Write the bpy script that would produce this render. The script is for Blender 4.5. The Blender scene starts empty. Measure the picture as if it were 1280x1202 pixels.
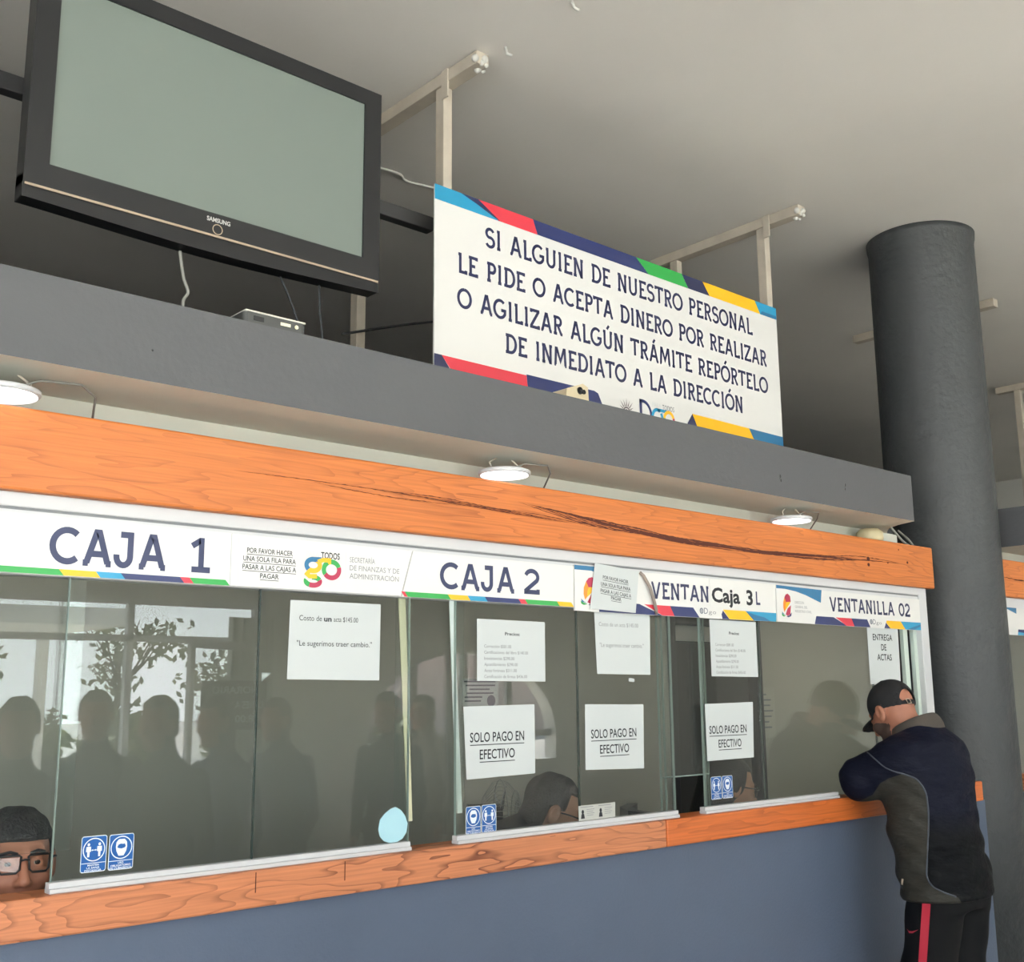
import bpy, bmesh, math, random
import numpy as np
from mathutils import Vector, Matrix

random.seed(7)
PI = math.pi
SC = bpy.context.scene
COL = SC.collection

# ------------------------------------------------------------------ camera
def cam_axes(yaw, pitch, roll):
    cy, sy = math.cos(yaw), math.sin(yaw); cp, sp = math.cos(pitch), math.sin(pitch)
    f = np.array([sy * cp, cy * cp, sp]); r0 = np.array([cy, -sy, 0]); u0 = np.cross(r0, f)
    cr, sr = math.cos(roll), math.sin(roll)
    return cr * r0 + sr * u0, -sr * r0 + cr * u0, f
_r, _u, _f = cam_axes(math.radians(41.649), math.radians(10.707), math.radians(-0.486))
cd = bpy.data.cameras.new('camera'); cam = bpy.data.objects.new('camera', cd); COL.objects.link(cam)
cd.sensor_fit = 'HORIZONTAL'; cd.sensor_width = 36.0; cd.lens = 1395.07 / 1280 * 36
cam.matrix_world = Matrix(((_r[0], _u[0], -_f[0], 0), (_r[1], _u[1], -_f[1], 0), (_r[2], _u[2], -_f[2], 1.55), (0, 0, 0, 1)))
cd.clip_start = 0.05
SC.camera = cam

# ------------------------------------------------------------------ light and exposure
SC.view_settings.view_transform = 'Standard'
SC.view_settings.look = 'None'
SC.view_settings.gamma = 1.0
SC.view_settings.use_curve_mapping = False
SC.view_settings.exposure = -0.42
try:
    SC.cycles.use_denoising = True
    SC.cycles.max_bounces = 10
    SC.cycles.diffuse_bounces = 6
    SC.cycles.glossy_bounces = 4
    SC.cycles.transparent_max_bounces = 24
    SC.cycles.caustics_reflective = False
    SC.cycles.caustics_refractive = False
except Exception:
    pass

w = bpy.data.worlds.new('sky'); SC.world = w; w.use_nodes = True
nt = w.node_tree; nt.nodes.clear()
o_ = nt.nodes.new('ShaderNodeOutputWorld'); b_ = nt.nodes.new('ShaderNodeBackground')
tc = nt.nodes.new('ShaderNodeTexCoord'); sx = nt.nodes.new('ShaderNodeSeparateXYZ'); rp = nt.nodes.new('ShaderNodeValToRGB')
nt.links.new(tc.outputs['Generated'], sx.inputs[0]); nt.links.new(sx.outputs['Z'], rp.inputs[0])
rp.color_ramp.elements[0].color = (2.5, 2.6, 2.7, 1); rp.color_ramp.elements[1].color = (0.30, 0.48, 0.80, 1)
for p_, c_ in ((0.10, (2.2, 2.3, 2.4, 1)), (0.20, (0.75, 0.88, 1.08, 1)), (0.40, (0.42, 0.60, 0.90, 1))): rp.color_ramp.elements.new(p_).color = c_
nt.links.new(rp.outputs[0], b_.inputs[0]); b_.inputs[1].default_value = 4.4
nt.links.new(b_.outputs[0], o_.inputs[0])

sd = bpy.data.lights.new('sun', 'SUN'); sun = bpy.data.objects.new('sun', sd); COL.objects.link(sun)
sd.energy = 72.0; sd.angle = 0.05; sd.color = (1.0, 0.97, 0.93)
# the sun stands before the entrance and reaches the hall floor just inside it, behind the viewer
sun.rotation_euler = Vector((-0.12, 0.62, -0.77)).to_track_quat('-Z', 'Y').to_euler()

def portal(name, loc, sx_, sy_, rot):
    l = bpy.data.lights.new(name, 'AREA'); l.shape = 'RECTANGLE'; l.size = sx_; l.size_y = sy_
    l.cycles.is_portal = True
    o = bpy.data.objects.new(name, l); COL.objects.link(o); o.location = loc; o.rotation_euler = rot
portal('daylight_portal', (0.4, -5.22, 1.2), 10.8, 2.44, (PI / 2, 0, 0))
portal('daylight_portal', (4.0, -5.22, 3.2), 17.8, 1.1, (PI / 2, 0, 0))
portal('daylight_portal', (-5.22, -1.75, 1.65), 5.5, 2.7, (PI / 2, 0, -PI / 2))

# ------------------------------------------------------------------ materials
def lin(c):
    return c / 12.92 if c <= 0.04045 else ((c + 0.055) / 1.055) ** 2.4
def hexc(h):
    h = h.lstrip('#'); return tuple(lin(int(h[i:i + 2], 16) / 255) for i in (0, 2, 4)) + (1,)
MATS = {}
def mat(name, color, rough=0.6, metal=0.0, spec=0.5, noise=0.0, nscale=8.0, bump=0.0, bscale=60.0, emit=0.0, coat=0.0):
    if name in MATS: return MATS[name]
    m = bpy.data.materials.new(name); m.use_nodes = True; n = m.node_tree; p = n.nodes['Principled BSDF']
    c = hexc(color) if isinstance(color, str) else color
    p.inputs['Base Color'].default_value = c; p.inputs['Roughness'].default_value = rough
    p.inputs['Metallic'].default_value = metal; p.inputs['Specular IOR Level'].default_value = spec
    p.inputs['Coat Weight'].default_value = coat
    if emit:
        p.inputs['Emission Color'].default_value = c; p.inputs['Emission Strength'].default_value = emit
    t = n.nodes.new('ShaderNodeTexCoord')
    if noise:
        x = n.nodes.new('ShaderNodeTexNoise'); x.inputs['Scale'].default_value = nscale; x.inputs['Detail'].default_value = 6
        r = n.nodes.new('ShaderNodeMapRange'); r.inputs['From Min'].default_value = 0.3; r.inputs['From Max'].default_value = 0.7
        r.inputs['To Min'].default_value = 1 - noise; r.inputs['To Max'].default_value = 1 + noise
        mx = n.nodes.new('ShaderNodeVectorMath'); mx.operation = 'SCALE'; mx.inputs[0].default_value = c[:3]
        n.links.new(t.outputs['Object'], x.inputs['Vector']); n.links.new(x.outputs['Fac'], r.inputs['Value'])
        n.links.new(r.outputs['Result'], mx.inputs['Scale']); n.links.new(mx.outputs[0], p.inputs['Base Color'])
    if bump:
        x = n.nodes.new('ShaderNodeTexNoise'); x.inputs['Scale'].default_value = bscale; x.inputs['Detail'].default_value = 5
        bp = n.nodes.new('ShaderNodeBump'); bp.inputs['Strength'].default_value = bump; bp.inputs['Distance'].default_value = 0.01
        n.links.new(t.outputs['Object'], x.inputs['Vector']); n.links.new(x.outputs['Fac'], bp.inputs['Height'])
        n.links.new(bp.outputs[0], p.inputs['Normal'])
    MATS[name] = m
    return m

def wood(name, base, dark, gx, gz, freq, off=0.0, amount=0.55):
    m = bpy.data.materials.new(name); m.use_nodes = True; n = m.node_tree; p = n.nodes['Principled BSDF']
    t = n.nodes.new('ShaderNodeTexCoord'); mp = n.nodes.new('ShaderNodeMapping')
    mp.inputs['Scale'].default_value = (gx, 2.0, gz); mp.inputs['Location'].default_value = (off, off * 1.7, 0)
    n.links.new(t.outputs['Object'], mp.inputs[0])
    a = n.nodes.new('ShaderNodeTexNoise'); a.inputs['Scale'].default_value = 1.0; a.inputs['Detail'].default_value = 3; a.inputs['Roughness'].default_value = 0.45
    n.links.new(mp.outputs[0], a.inputs['Vector'])
    ml = n.nodes.new('ShaderNodeMath'); ml.operation = 'MULTIPLY'; ml.inputs[1].default_value = freq; n.links.new(a.outputs['Fac'], ml.inputs[0])
    fr = n.nodes.new('ShaderNodeMath'); fr.operation = 'FRACT'; n.links.new(ml.outputs[0], fr.inputs[0])
    rr = n.nodes.new('ShaderNodeValToRGB'); e = rr.color_ramp.elements
    e[0].position = 0.0; e[0].color = (0, 0, 0, 1); e[1].position = 1.0; e[1].color = (1, 1, 1, 1)
    q = rr.color_ramp.elements.new(0.72); q.color = (0.12, 0.12, 0.12, 1)
    n.links.new(fr.outputs[0], rr.inputs[0])
    # fine fibres and broad tone
    mp2 = n.nodes.new('ShaderNodeMapping'); mp2.inputs['Scale'].default_value = (3, 30, 160); n.links.new(t.outputs['Object'], mp2.inputs[0])
    f2 = n.nodes.new('ShaderNodeTexNoise'); f2.inputs['Scale'].default_value = 1.0; f2.inputs['Detail'].default_value = 4; n.links.new(mp2.outputs[0], f2.inputs['Vector'])
    f3 = n.nodes.new('ShaderNodeTexNoise'); f3.inputs['Scale'].default_value = 1.6; f3.inputs['Detail'].default_value = 3; n.links.new(t.outputs['Object'], f3.inputs['Vector'])
    k1 = n.nodes.new('ShaderNodeMix'); k1.data_type = 'RGBA'; k1.inputs[6].default_value = hexc(base); k1.inputs[7].default_value = hexc(dark)
    mm = n.nodes.new('ShaderNodeMath'); mm.operation = 'MULTIPLY'; mm.inputs[1].default_value = amount
    n.links.new(rr.outputs[0], mm.inputs[0])
    r3 = n.nodes.new('ShaderNodeMapRange'); r3.inputs['From Min'].default_value = 0.35; r3.inputs['From Max'].default_value = 0.65
    r3.inputs['To Min'].default_value = 0.25; r3.inputs['To Max'].default_value = 1.0; n.links.new(f3.outputs['Fac'], r3.inputs['Value'])
    m3 = n.nodes.new('ShaderNodeMath'); m3.operation = 'MULTIPLY'; n.links.new(mm.outputs[0], m3.inputs[0]); n.links.new(r3.outputs[0], m3.inputs[1])
    n.links.new(m3.outputs[0], k1.inputs[0])
    r2 = n.nodes.new('ShaderNodeMapRange'); r2.inputs['From Min'].default_value = 0.3; r2.inputs['From Max'].default_value = 0.7
    r2.inputs['To Min'].default_value = 0.82; r2.inputs['To Max'].default_value = 1.12; n.links.new(f2.outputs['Fac'], r2.inputs['Value'])
    sc = n.nodes.new('ShaderNodeVectorMath'); sc.operation = 'SCALE'; n.links.new(k1.outputs[2], sc.inputs[0]); n.links.new(r2.outputs[0], sc.inputs['Scale'])
    n.links.new(sc.outputs[0], p.inputs['Base Color'])
    p.inputs['Roughness'].default_value = 0.42
    bp = n.nodes.new('ShaderNodeBump'); bp.inputs['Strength'].default_value = 0.12; bp.inputs['Distance'].default_value = 0.004
    n.links.new(f2.outputs['Fac'], bp.inputs['Height']); n.links.new(bp.outputs[0], p.inputs['Normal'])
    return m

def glass(name, tint, rough=0.0, haze=0.012):
    m = bpy.data.materials.new(name); m.use_nodes = True; n = m.node_tree; n.nodes.clear()
    o = n.nodes.new('ShaderNodeOutputMaterial'); tr = n.nodes.new('ShaderNodeBsdfTransparent'); gl = n.nodes.new('ShaderNodeBsdfGlossy')
    df = n.nodes.new('ShaderNodeBsdfDiffuse'); mx = n.nodes.new('ShaderNodeMixShader'); m2 = n.nodes.new('ShaderNodeMixShader'); fr = n.nodes.new('ShaderNodeFresnel')
    ge = n.nodes.new('ShaderNodeNewGeometry'); ir = n.nodes.new('ShaderNodeMapRange')      # the same air-to-glass ratio on both faces of the sheet
    ir.inputs['To Min'].default_value = 1.5; ir.inputs['To Max'].default_value = 1 / 1.5
    n.links.new(ge.outputs['Backfacing'], ir.inputs['Value']); n.links.new(ir.outputs[0], fr.inputs['IOR'])
    tr.inputs[0].default_value = tint; gl.inputs['Color'].default_value = (1, 1, 1, 1); gl.inputs['Roughness'].default_value = rough
    df.inputs[0].default_value = (0.8, 0.82, 0.82, 1); m2.inputs[0].default_value = haze
    n.links.new(fr.outputs[0], mx.inputs[0]); n.links.new(tr.outputs[0], mx.inputs[1]); n.links.new(gl.outputs[0], mx.inputs[2])
    n.links.new(mx.outputs[0], m2.inputs[1]); n.links.new(df.outputs[0], m2.inputs[2]); n.links.new(m2.outputs[0], o.inputs[0])
    return m

M_paint = mat('blue_grey_paint', '#546074', 0.5, noise=0.05, nscale=2.5, bump=0.15, bscale=90)
M_fascia = mat('grey_fascia_paint', '#525356', 0.55, noise=0.04, nscale=1.5, bump=0.12, bscale=60)
M_pillar = mat('charcoal_pillar_paint', '#3b3e40', 0.5, noise=0.06, nscale=5, bump=0.8, bscale=22)
M_ceil = mat('off_white_ceiling_paint', '#dcd8d2', 0.8, noise=0.05, nscale=0.9, bump=0.15, bscale=14)
M_soffit = mat('white_soffit_paint', '#cdd0c6', 0.7, noise=0.04, nscale=3, bump=0.1, bscale=30)
M_floor = mat('beige_floor_tile', '#bdbab5', 0.35, noise=0.06, nscale=3)
M_slabtop = mat('darkened_slab_top', '#35332f', 0.9, noise=0.1, nscale=4)  # unseen slab top, darkened to cut light bounced onto the ceiling
M_white = mat('white_wall_paint', '#c9c8c2', 0.7)
M_office = mat('beige_office_paint', '#b3b0a2', 0.7, noise=0.03, nscale=2)
M_dark = mat('dark_wall_paint', '#3c3c3a', 0.7)
M_alu = mat('white_aluminium', '#c9cacc', 0.4, spec=0.5)
M_alushade = mat('grey_shade_aluminium', '#77797c', 0.4)
M_steel = mat('painted_steel_tube', '#b9b0a2', 0.55, noise=0.08, nscale=12)
M_darksteel = mat('dark_steel', '#3a3a3b', 0.4)
M_paper = mat('white_paper', '#c6cbcb', 0.7)
M_sign = mat('glossy_sign_vinyl', '#e0dfdc', 0.25, spec=0.5)
M_ink = mat('black_ink', '#23252a', 0.7)
M_greyink = mat('grey_ink', '#84868a', 0.7)
M_paleink = mat('pale_grey_ink', '#cfd0d0', 0.7)
M_navyink = mat('navy_ink', '#2b3055', 0.35)
M_navyink2 = mat('slate_navy_ink', '#333a5c', 0.4)
M_cy = mat('cyan_vinyl', '#2a93bd', 0.3)
M_cyd = mat('deep_cyan_vinyl', '#2a6f9a', 0.3)
M_navy = mat('navy_vinyl', '#2b3566', 0.3)
M_red = mat('red_vinyl', '#d63a4a', 0.3)
M_green = mat('green_vinyl', '#32a24c', 0.3)
M_yel = mat('yellow_vinyl', '#f3b81c', 0.3)
M_orange = mat('orange_vinyl', '#ee8d2a', 0.3)
M_crim = mat('crimson_vinyl', '#b23050', 0.3)
M_stick = mat('blue_sticker_vinyl', '#1f5aa0', 0.3)
M_stickw = mat('sticker_white', '#e6ecf2', 0.35)
M_black = mat('black_plastic', '#1b1c1e', 0.3)
M_bezel = mat('grey_black_bezel', '#202123', 0.32)
M_screen = mat('grey_green_screen', '#737d77', 0.2, spec=0.5)
M_silver = mat('silver_trim', '#b9a894', 0.3, metal=0.6)
M_lamp = mat('lit_lamp_diffuser', '#fbfbff', 0.4, emit=2.0)
M_wire = mat('pale_cable', '#8e8d87', 0.6)
M_blackwire = mat('black_cable', '#26272a', 0.5)
M_glassA = glass('window_glass', (0.92, 0.94, 0.93, 1), haze=0.012)
M_glassB = glass('entrance_glass', (0.95, 0.97, 0.96, 1), haze=0.0)
M_edge = mat('glass_edge', '#7f9088', 0.3)
M_edged = mat('dark_glass_edge', '#33403b', 0.2)
M_beam = wood('orange_beam_wood', '#c97335', '#8c441b', 0.8, 9.0, 16.0, 3.0, 0.6)
M_count = wood('red_brown_sheen_wood', '#c98058', '#5c2816', 1.8, 10.0, 12.0, 9.0, 0.95)  # base paled to put the glossy sheen into the wood colour
M_crack = mat('dark_wood_crack', '#552312', 0.7)

# ------------------------------------------------------------------ mesh helpers
ORIG = {}
class MB:
    def __init__(s): s.v = []; s.f = []; s.m = []; s.sm = []
    def add(s, vs, fs, mi=0, smooth=False):
        b = len(s.v); s.v += [tuple(float(c) for c in p) for p in vs]
        for f in fs: s.f.append(tuple(int(i) + b for i in f)); s.m.append(mi); s.sm.append(smooth)
        return s
    def box(s, x0, x1, y0, y1, z0, z1, mi=0):
        vs = [(x0, y0, z0), (x1, y0, z0), (x1, y1, z0), (x0, y1, z0), (x0, y0, z1), (x1, y0, z1), (x1, y1, z1), (x0, y1, z1)]
        return s.add(vs, [(0, 3, 2, 1), (4, 5, 6, 7), (0, 1, 5, 4), (1, 2, 6, 5), (2, 3, 7, 6), (3, 0, 4, 7)], mi)
    def prism_y(s, pts, y0, y1, mi=0, miside=None):      # pts are (x, z)
        n = len(pts); vs = [(x, y0, z) for x, z in pts] + [(x, y1, z) for x, z in pts]
        s.add(vs, [tuple(range(n)), tuple(range(2 * n - 1, n - 1, -1))], mi)
        s.add(vs, [(i, i + n, (i + 1) % n + n, (i + 1) % n) for i in range(n)], mi if miside is None else miside)
        return s
    def prism_z(s, pts, z0, z1, mi=0, mibot=None, mitop=None):
        n = len(pts); vs = [(x, y, z0) for x, y in pts] + [(x, y, z1) for x, y in pts]
        s.add(vs, [tuple(range(n - 1, -1, -1))], mi if mibot is None else mibot)
        s.add(vs, [tuple(range(n, 2 * n))], mi if mitop is None else mitop)
        return s.add(vs, [(i, (i + 1) % n, (i + 1) % n + n, i + n) for i in range(n)], mi)
    def tube(s, path, r, seg=8, mi=0, cap=True, closed=False):
        P = [Vector(p) for p in path]; n = len(P); R = r if isinstance(r, (list, tuple)) else [r] * n
        rings = []; up = None
        for i, p in enumerate(P):
            if closed: t = P[(i + 1) % n] - P[i - 1]
            else: t = P[min(i + 1, n - 1)] - P[max(i - 1, 0)]
            t.normalize()
            if up is None:
                up = Vector((0, 0, 1)) if abs(t.z) < 0.9 else Vector((1, 0, 0))
            a = t.cross(up)
            if a.length < 1e-6: a = t.orthogonal()
            a.normalize(); b = a.cross(t).normalized(); up = b
            rings.append([p + a * (R[i] * math.cos(2 * PI * k / seg)) + b * (R[i] * math.sin(2 * PI * k / seg)) for k in range(seg)])
        vs = [q for g in rings for q in g]; fs = []
        for i in range(n if closed else n - 1):
            j = (i + 1) % n
            for k in range(seg):
                fs.append((i * seg + k, j * seg + k, j * seg + (k + 1) % seg, i * seg + (k + 1) % seg))
        if cap and not closed: fs += [tuple(range(seg)), tuple(range(n * seg - 1, (n - 1) * seg - 1, -1))]
        return s.add(vs, fs, mi, True)
    def lathe(s, prof, c, axis='z', seg=32, mi=0, smooth=True):   # prof: (r, h)
        vs = []; fs = []; n = len(prof)
        for r, h in prof:
            for k in range(seg):
                a = 2 * PI * k / seg; u, v = r * math.cos(a), r * math.sin(a)
                vs.append((c[0] + u, c[1] + v, c[2] + h) if axis == 'z' else ((c[0] + u, c[1] + h, c[2] + v) if axis == 'y' else (c[0] + h, c[1] + u, c[2] + v)))
        for i in range(n - 1):
            for k in range(seg):
                q = (i * seg + k, i * seg + (k + 1) % seg, (i + 1) * seg + (k + 1) % seg, (i + 1) * seg + k)
                fs.append(q if axis != 'y' else q[::-1])
        fs += [tuple(range(seg))[::-1], tuple(range((n - 1) * seg, n * seg))]
        return s.add(vs, fs, mi, smooth)
    def sphere(s, c, r, seg=16, rings=10, mi=0):
        r = (r, r, r) if isinstance(r, (int, float)) else r
        vs = [(c[0], c[1], c[2] - r[2])]
        for i in range(1, rings):
            a = -PI / 2 + PI * i / rings
            for k in range(seg):
                b = 2 * PI * k / seg
                vs.append((c[0] + r[0] * math.cos(a) * math.cos(b), c[1] + r[1] * math.cos(a) * math.sin(b), c[2] + r[2] * math.sin(a)))
        vs.append((c[0], c[1], c[2] + r[2])); fs = []
        for k in range(seg): fs.append((0, 1 + (k + 1) % seg, 1 + k))
        for i in range(rings - 2):
            for k in range(seg): fs.append((1 + i * seg + k, 1 + i * seg + (k + 1) % seg, 1 + (i + 1) * seg + (k + 1) % seg, 1 + (i + 1) * seg + k))
        L = len(vs) - 1; b = 1 + (rings - 2) * seg
        for k in range(seg): fs.append((b + k, b + (k + 1) % seg, L))
        return s.add(vs, fs, mi, True)
    def flat(s, pts, y, mi=0):                            # one printed polygon facing -Y
        a = sum(pts[i][0] * pts[(i + 1) % len(pts)][1] - pts[(i + 1) % len(pts)][0] * pts[i][1] for i in range(len(pts)))
        if a < 0: pts = pts[::-1]
        return s.add([(x, y, z) for x, z in pts], [tuple(range(len(pts)))], mi)
    def build(s, name, mats, parent=None, bevel=0.0, at=None, seg=2):
        me = bpy.data.meshes.new(name)
        org = np.array(at if at is not None else (ORIG[parent.name] if parent is not None else (0, 0, 0)), float)
        me.from_pydata([tuple(np.array(p) - org) for p in s.v], [], s.f)
        for m in (mats if isinstance(mats, (list, tuple)) else [mats]): me.materials.append(m)
        me.polygons.foreach_set('material_index', s.m); me.polygons.foreach_set('use_smooth', s.sm)
        me.validate(); me.update()
        o = bpy.data.objects.new(name, me); COL.objects.link(o)
        if parent is not None:
            o.parent = parent
            rel = org - np.array(ORIG[parent.name]); o.location = rel
        else: o.location = org
        ORIG[o.name] = tuple(org)
        if bevel:
            b = o.modifiers.new('bevel', 'BEVEL'); b.width = bevel; b.segments = seg; b.limit_method = 'ANGLE'; b.angle_limit = math.radians(40)
        return o

def tag(o, label=None, cat=None, group=None, kind=None):
    if label: o['label'] = label
    if cat: o['category'] = cat
    if group: o['group'] = group
    if kind: o['kind'] = kind
    return o
def thing(name, label, cat, loc=(0, 0, 0), group=None, kind=None):
    o = bpy.data.objects.new(name, None); COL.objects.link(o); o.location = loc; o.empty_display_size = 0.1
    ORIG[o.name] = tuple(loc)
    return tag(o, label, cat, group, kind)
def copy_tree(o, parent=None):
    c = o.copy(); COL.objects.link(c)
    if parent is not None: c.parent = parent
    for ch in list(o.children): copy_tree(ch, c)
    return c

# ------------------------------------------------------------------ lettering
def ribbon(mb, pts, w, y, mi=0):
    P = [np.array(p, float) for p in pts]; Q = [P[0]]
    for p in P[1:]:
        if np.linalg.norm(p - Q[-1]) > 1e-6: Q.append(p)
    P = Q; n = len(P)
    if n < 2: return
    L, R = [], []
    for i in range(n):
        d0 = P[i] - P[i - 1] if i else P[1] - P[0]; d1 = P[i + 1] - P[i] if i < n - 1 else P[i] - P[i - 1]
        d0 = d0 / np.linalg.norm(d0); d1 = d1 / np.linalg.norm(d1)
        n0 = np.array([-d0[1], d0[0]]); n1 = np.array([-d1[1], d1[0]]); m = n0 + n1; l = np.linalg.norm(m)
        m = n0 if l < 1e-6 else m / l
        k = w / 2 / max(0.45, float(m @ n0))
        L.append(P[i] + m * k); R.append(P[i] - m * k)
    vs = []
    for a, b in zip(L, R): vs += [(b[0], y, b[1]), (a[0], y, a[1])]
    mb.add(vs, [(2 * i, 2 * i + 2, 2 * i + 3, 2 * i + 1) for i in range(n - 1)], mi)
def arc(cx, cy, rx, ry, a0, a1, n=14):
    return [(cx + rx * math.cos(math.radians(a0 + (a1 - a0) * i / n)), cy + ry * math.sin(math.radians(a0 + (a1 - a0) * i / n))) for i in range(n + 1)]
GL = {
 'A': (.80, [[(.10, 0), (.36, 1), (.44, 1), (.70, 0)], [(.19, .30), (.61, .30)], [(0, 0), (.15, 0)], [(.65, 0), (.80, 0)]]),
 'C': (.74, [arc(.42, .5, .40, .5, 48, 312, 20)]),
 'D': (.78, [[(.16, 0), (.16, 1)], [(.02, 1), (.36, 1)] + arc(.36, .5, .38, .5, 90, -90, 16) + [(.02, 0)]]),
 'E': (.62, [[(.02, 1), (.56, 1), (.56, .88)], [(.15, 1), (.15, 0)], [(.15, .52), (.46, .52)], [(.02, 0), (.58, 0), (.58, .12)]]),
 'F': (.6, [[(.02, 1), (.56, 1), (.56, .88)], [(.15, 1), (.15, 0)], [(.15, .50), (.46, .50)]]),
 'G': (.84, [arc(.42, .5, .40, .5, 48, 330, 20) + [(.77, .44), (.50, .44)]]),
 'I': (.34, [[(.05, 1), (.17, 1), (.17, 0)], [(.05, 0), (.29, 0)]]),
 'J': (.56, [[(.12, 1), (.42, 1), (.42, .30)] + arc(.22, .28, .20, .28, 0, -180, 12) + [(.02, .34)]]),
 'L': (.58, [[(.02, 1), (.15, 1), (.15, 0), (.54, 0), (.54, .14)]]),
 'M': (.98, [[(.02, 0), (.14, 0)], [(.10, 0), (.16, 1), (.22, 1), (.49, .25), (.76, 1), (.82, 1), (.88, 0)], [(.84, 0), (.96, 0)]]),
 'N': (.80, [[(.02, 0), (.26, 0)], [(.14, 0), (.14, 1)], [(.02, 1), (.20, 1), (.62, 0), (.66, 0), (.66, 1)], [(.56, 1), (.78, 1)]]),
 'O': (.86, [arc(.43, .5, .41, .5, 90, 450, 28)]),
 'P': (.62, [[(.15, 0), (.15, 1)], [(.02, 1), (.36, 1)] + arc(.36, .74, .22, .26, 90, -90, 12) + [(.15, .48)], [(.02, 0), (.28, 0)]]),
 'R': (.70, [[(.15, 0), (.15, 1)], [(.02, 1), (.36, 1)] + arc(.36, .75, .22, .25, 90, -90, 12) + [(.15, .50)], [(.34, .50), (.60, 0), (.70, 0)], [(.02, 0), (.28, 0)]]),
 'S': (.60, [arc(.30, .75, .25, .25, 25, 250, 14) + arc(.30, .25, .27, .27, 75, -155, 14)]),
 'T': (.68, [[(.03, .86), (.03, 1), (.65, 1), (.65, .86)], [(.34, 1), (.34, 0)]]),
 'U': (.80, [[(.02, 1), (.14, 1), (.14, .32)] + arc(.40, .30, .26, .30, 180, 360, 14) + [(.66, .32), (.66, 1), (.78, 1)]]),
 'V': (.76, [[(0, 1), (.14, 1)], [(.09, 1), (.34, 0), (.42, 0), (.67, 1)], [(.62, 1), (.76, 1)]]),
 'Z': (.66, [[(.05, .86), (.05, 1), (.58, 1), (.58, .95), (.05, .06), (.05, 0), (.61, 0), (.61, .14)]]),
 '0': (.70, [arc(.35, .5, .31, .5, 90, 450, 24)]),
 '1': (.56, [[(.08, .80), (.28, 1), (.31, 1), (.31, 0)], [(.08, 0), (.54, 0)]]),
 '2': (.64, [arc(.31, .71, .26, .29, 165, -35, 14) + [(.05, .06), (.05, 0), (.58, 0), (.58, .14)]]),
 ' ': (.40, []),
}
ACC = {'Á': 'A', 'É': 'E', 'Ó': 'O', 'Ú': 'U', 'Í': 'I'}
def slab_text(mb, text, x0, x1, z0, z1, y, weight, mi=0, gap=.13):
    """slab lettering set into the box x0..x1, z0..z1 (cap height), facing -Y"""
    adv = []; x = 0
    for ch in text:
        a = GL[ACC.get(ch, ch)][0]; adv.append(x); x += a + gap
    tot = x - gap; h = z1 - z0; sx_ = (x1 - x0) / tot; zz = lambda v: z0 + weight / 2 + v * (h - weight)
    for k, (ch, a) in enumerate(zip(text, adv)):
        base = ACC.get(ch, ch); yy = y - 0.00002 * (k % 2)
        for j, st in enumerate(GL[base][1]):
            ribbon(mb, [(x0 + (a + p[0]) * sx_, zz(p[1])) for p in st], weight, yy - 0.00001 * j, mi)
        if ch in ACC:
            c = a + GL[base][0] / 2
            ribbon(mb, [(x0 + (c - .06) * sx_, z1 + h * .07), (x0 + (c + .12) * sx_, z1 + h * .28)], weight * .9, yy, mi)
_tc = {}
def text_verts(s, bold=0.0):
    k = (s, bold)
    if k in _tc: return _tc[k]
    cu = bpy.data.curves.new('t', 'FONT'); cu.body = s; cu.size = 1.0; cu.offset = bold; cu.resolution_u = 3
    o = bpy.data.objects.new('t', cu); COL.objects.link(o)
    dg = bpy.context.evaluated_depsgraph_get(); dg.update()
    me = bpy.data.meshes.new_from_object(o.evaluated_get(dg))
    v = [(p.co.x, p.co.y) for p in me.vertices]; f = [tuple(p.vertices) for p in me.polygons]
    bpy.data.objects.remove(o); bpy.data.curves.remove(cu); bpy.data.meshes.remove(me)
    _tc[k] = (v, f); return _tc[k]
def plain_text(mb, s, x0, x1, z0, z1, y, mi=0, bold=0.0, shear=0.0, flip=False):
    v, f = text_verts(s, bold)
    if not v: return
    xa = min(p[0] for p in v); xb = max(p[0] for p in v)
    cap = 0.729 if not any(c in s for c in '') else 0.729
    sx_ = (x1 - x0) / (xb - xa); sz = (z1 - z0) / cap
    vs = [(x0 + (p[0] - xa) * sx_, y, z0 + p[1] * sz + shear * (p[0] - xa) * sx_) for p in v]
    if flip:
        vs = [(x1 - (q[0] - x0), q[1], q[2]) for q in vs]; f = [t[::-1] for t in f]
    mb.add(vs, f, mi)
def circle(cx, cz, rx, rz, n=28): return [(cx + rx * math.cos(2 * PI * i / n), cz + rz * math.sin(2 * PI * i / n)) for i in range(n)]
def ring(mb, cx, cz, r, w, y, mi=0, n=28, a0=0, a1=360, rz=None):
    ribbon(mb, arc(cx, cz, r, rz or r, a0, a1, n), w, y, mi)

# ================================================================== the building
H = 3.96
def structure(mb, name, mats, label, cat, bevel=0.0):
    return tag(mb.build(name, mats, bevel=bevel), label, cat, kind='structure')

structure(MB().box(-5, 13, -5, 8, -0.1, 0), 'floor', M_floor, 'beige tiled floor of the waiting hall', 'floor')
structure(MB().box(-5.2, 13.2, -5.2, 8.2, H, H + 0.25), 'ceiling', M_ceil, 'tall off white painted concrete ceiling over the hall', 'ceiling')
structure(MB().box(-5.2, 13.2, 8, 8.2, 0, H), 'wall_back', M_dark, 'dark wall far behind the cashier office', 'wall')
structure(MB().box(13, 13.2, -5.2, 8, 0, H), 'wall_right', M_white, 'white end wall of the hall', 'wall')
lw = MB().box(-5.2, -5, -5.2, 8, 3.0, H).box(-5.2, -5, 1.0, 8, 0, 3.0).box(-5.2, -5, -5.2, -4.5, 0, 3.0).box(-5.2, -5, -4.5, 1.0, 0, 0.3)
structure(lw, 'wall_left', M_white, 'white side wall of the hall with a wide opening', 'wall')

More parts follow.
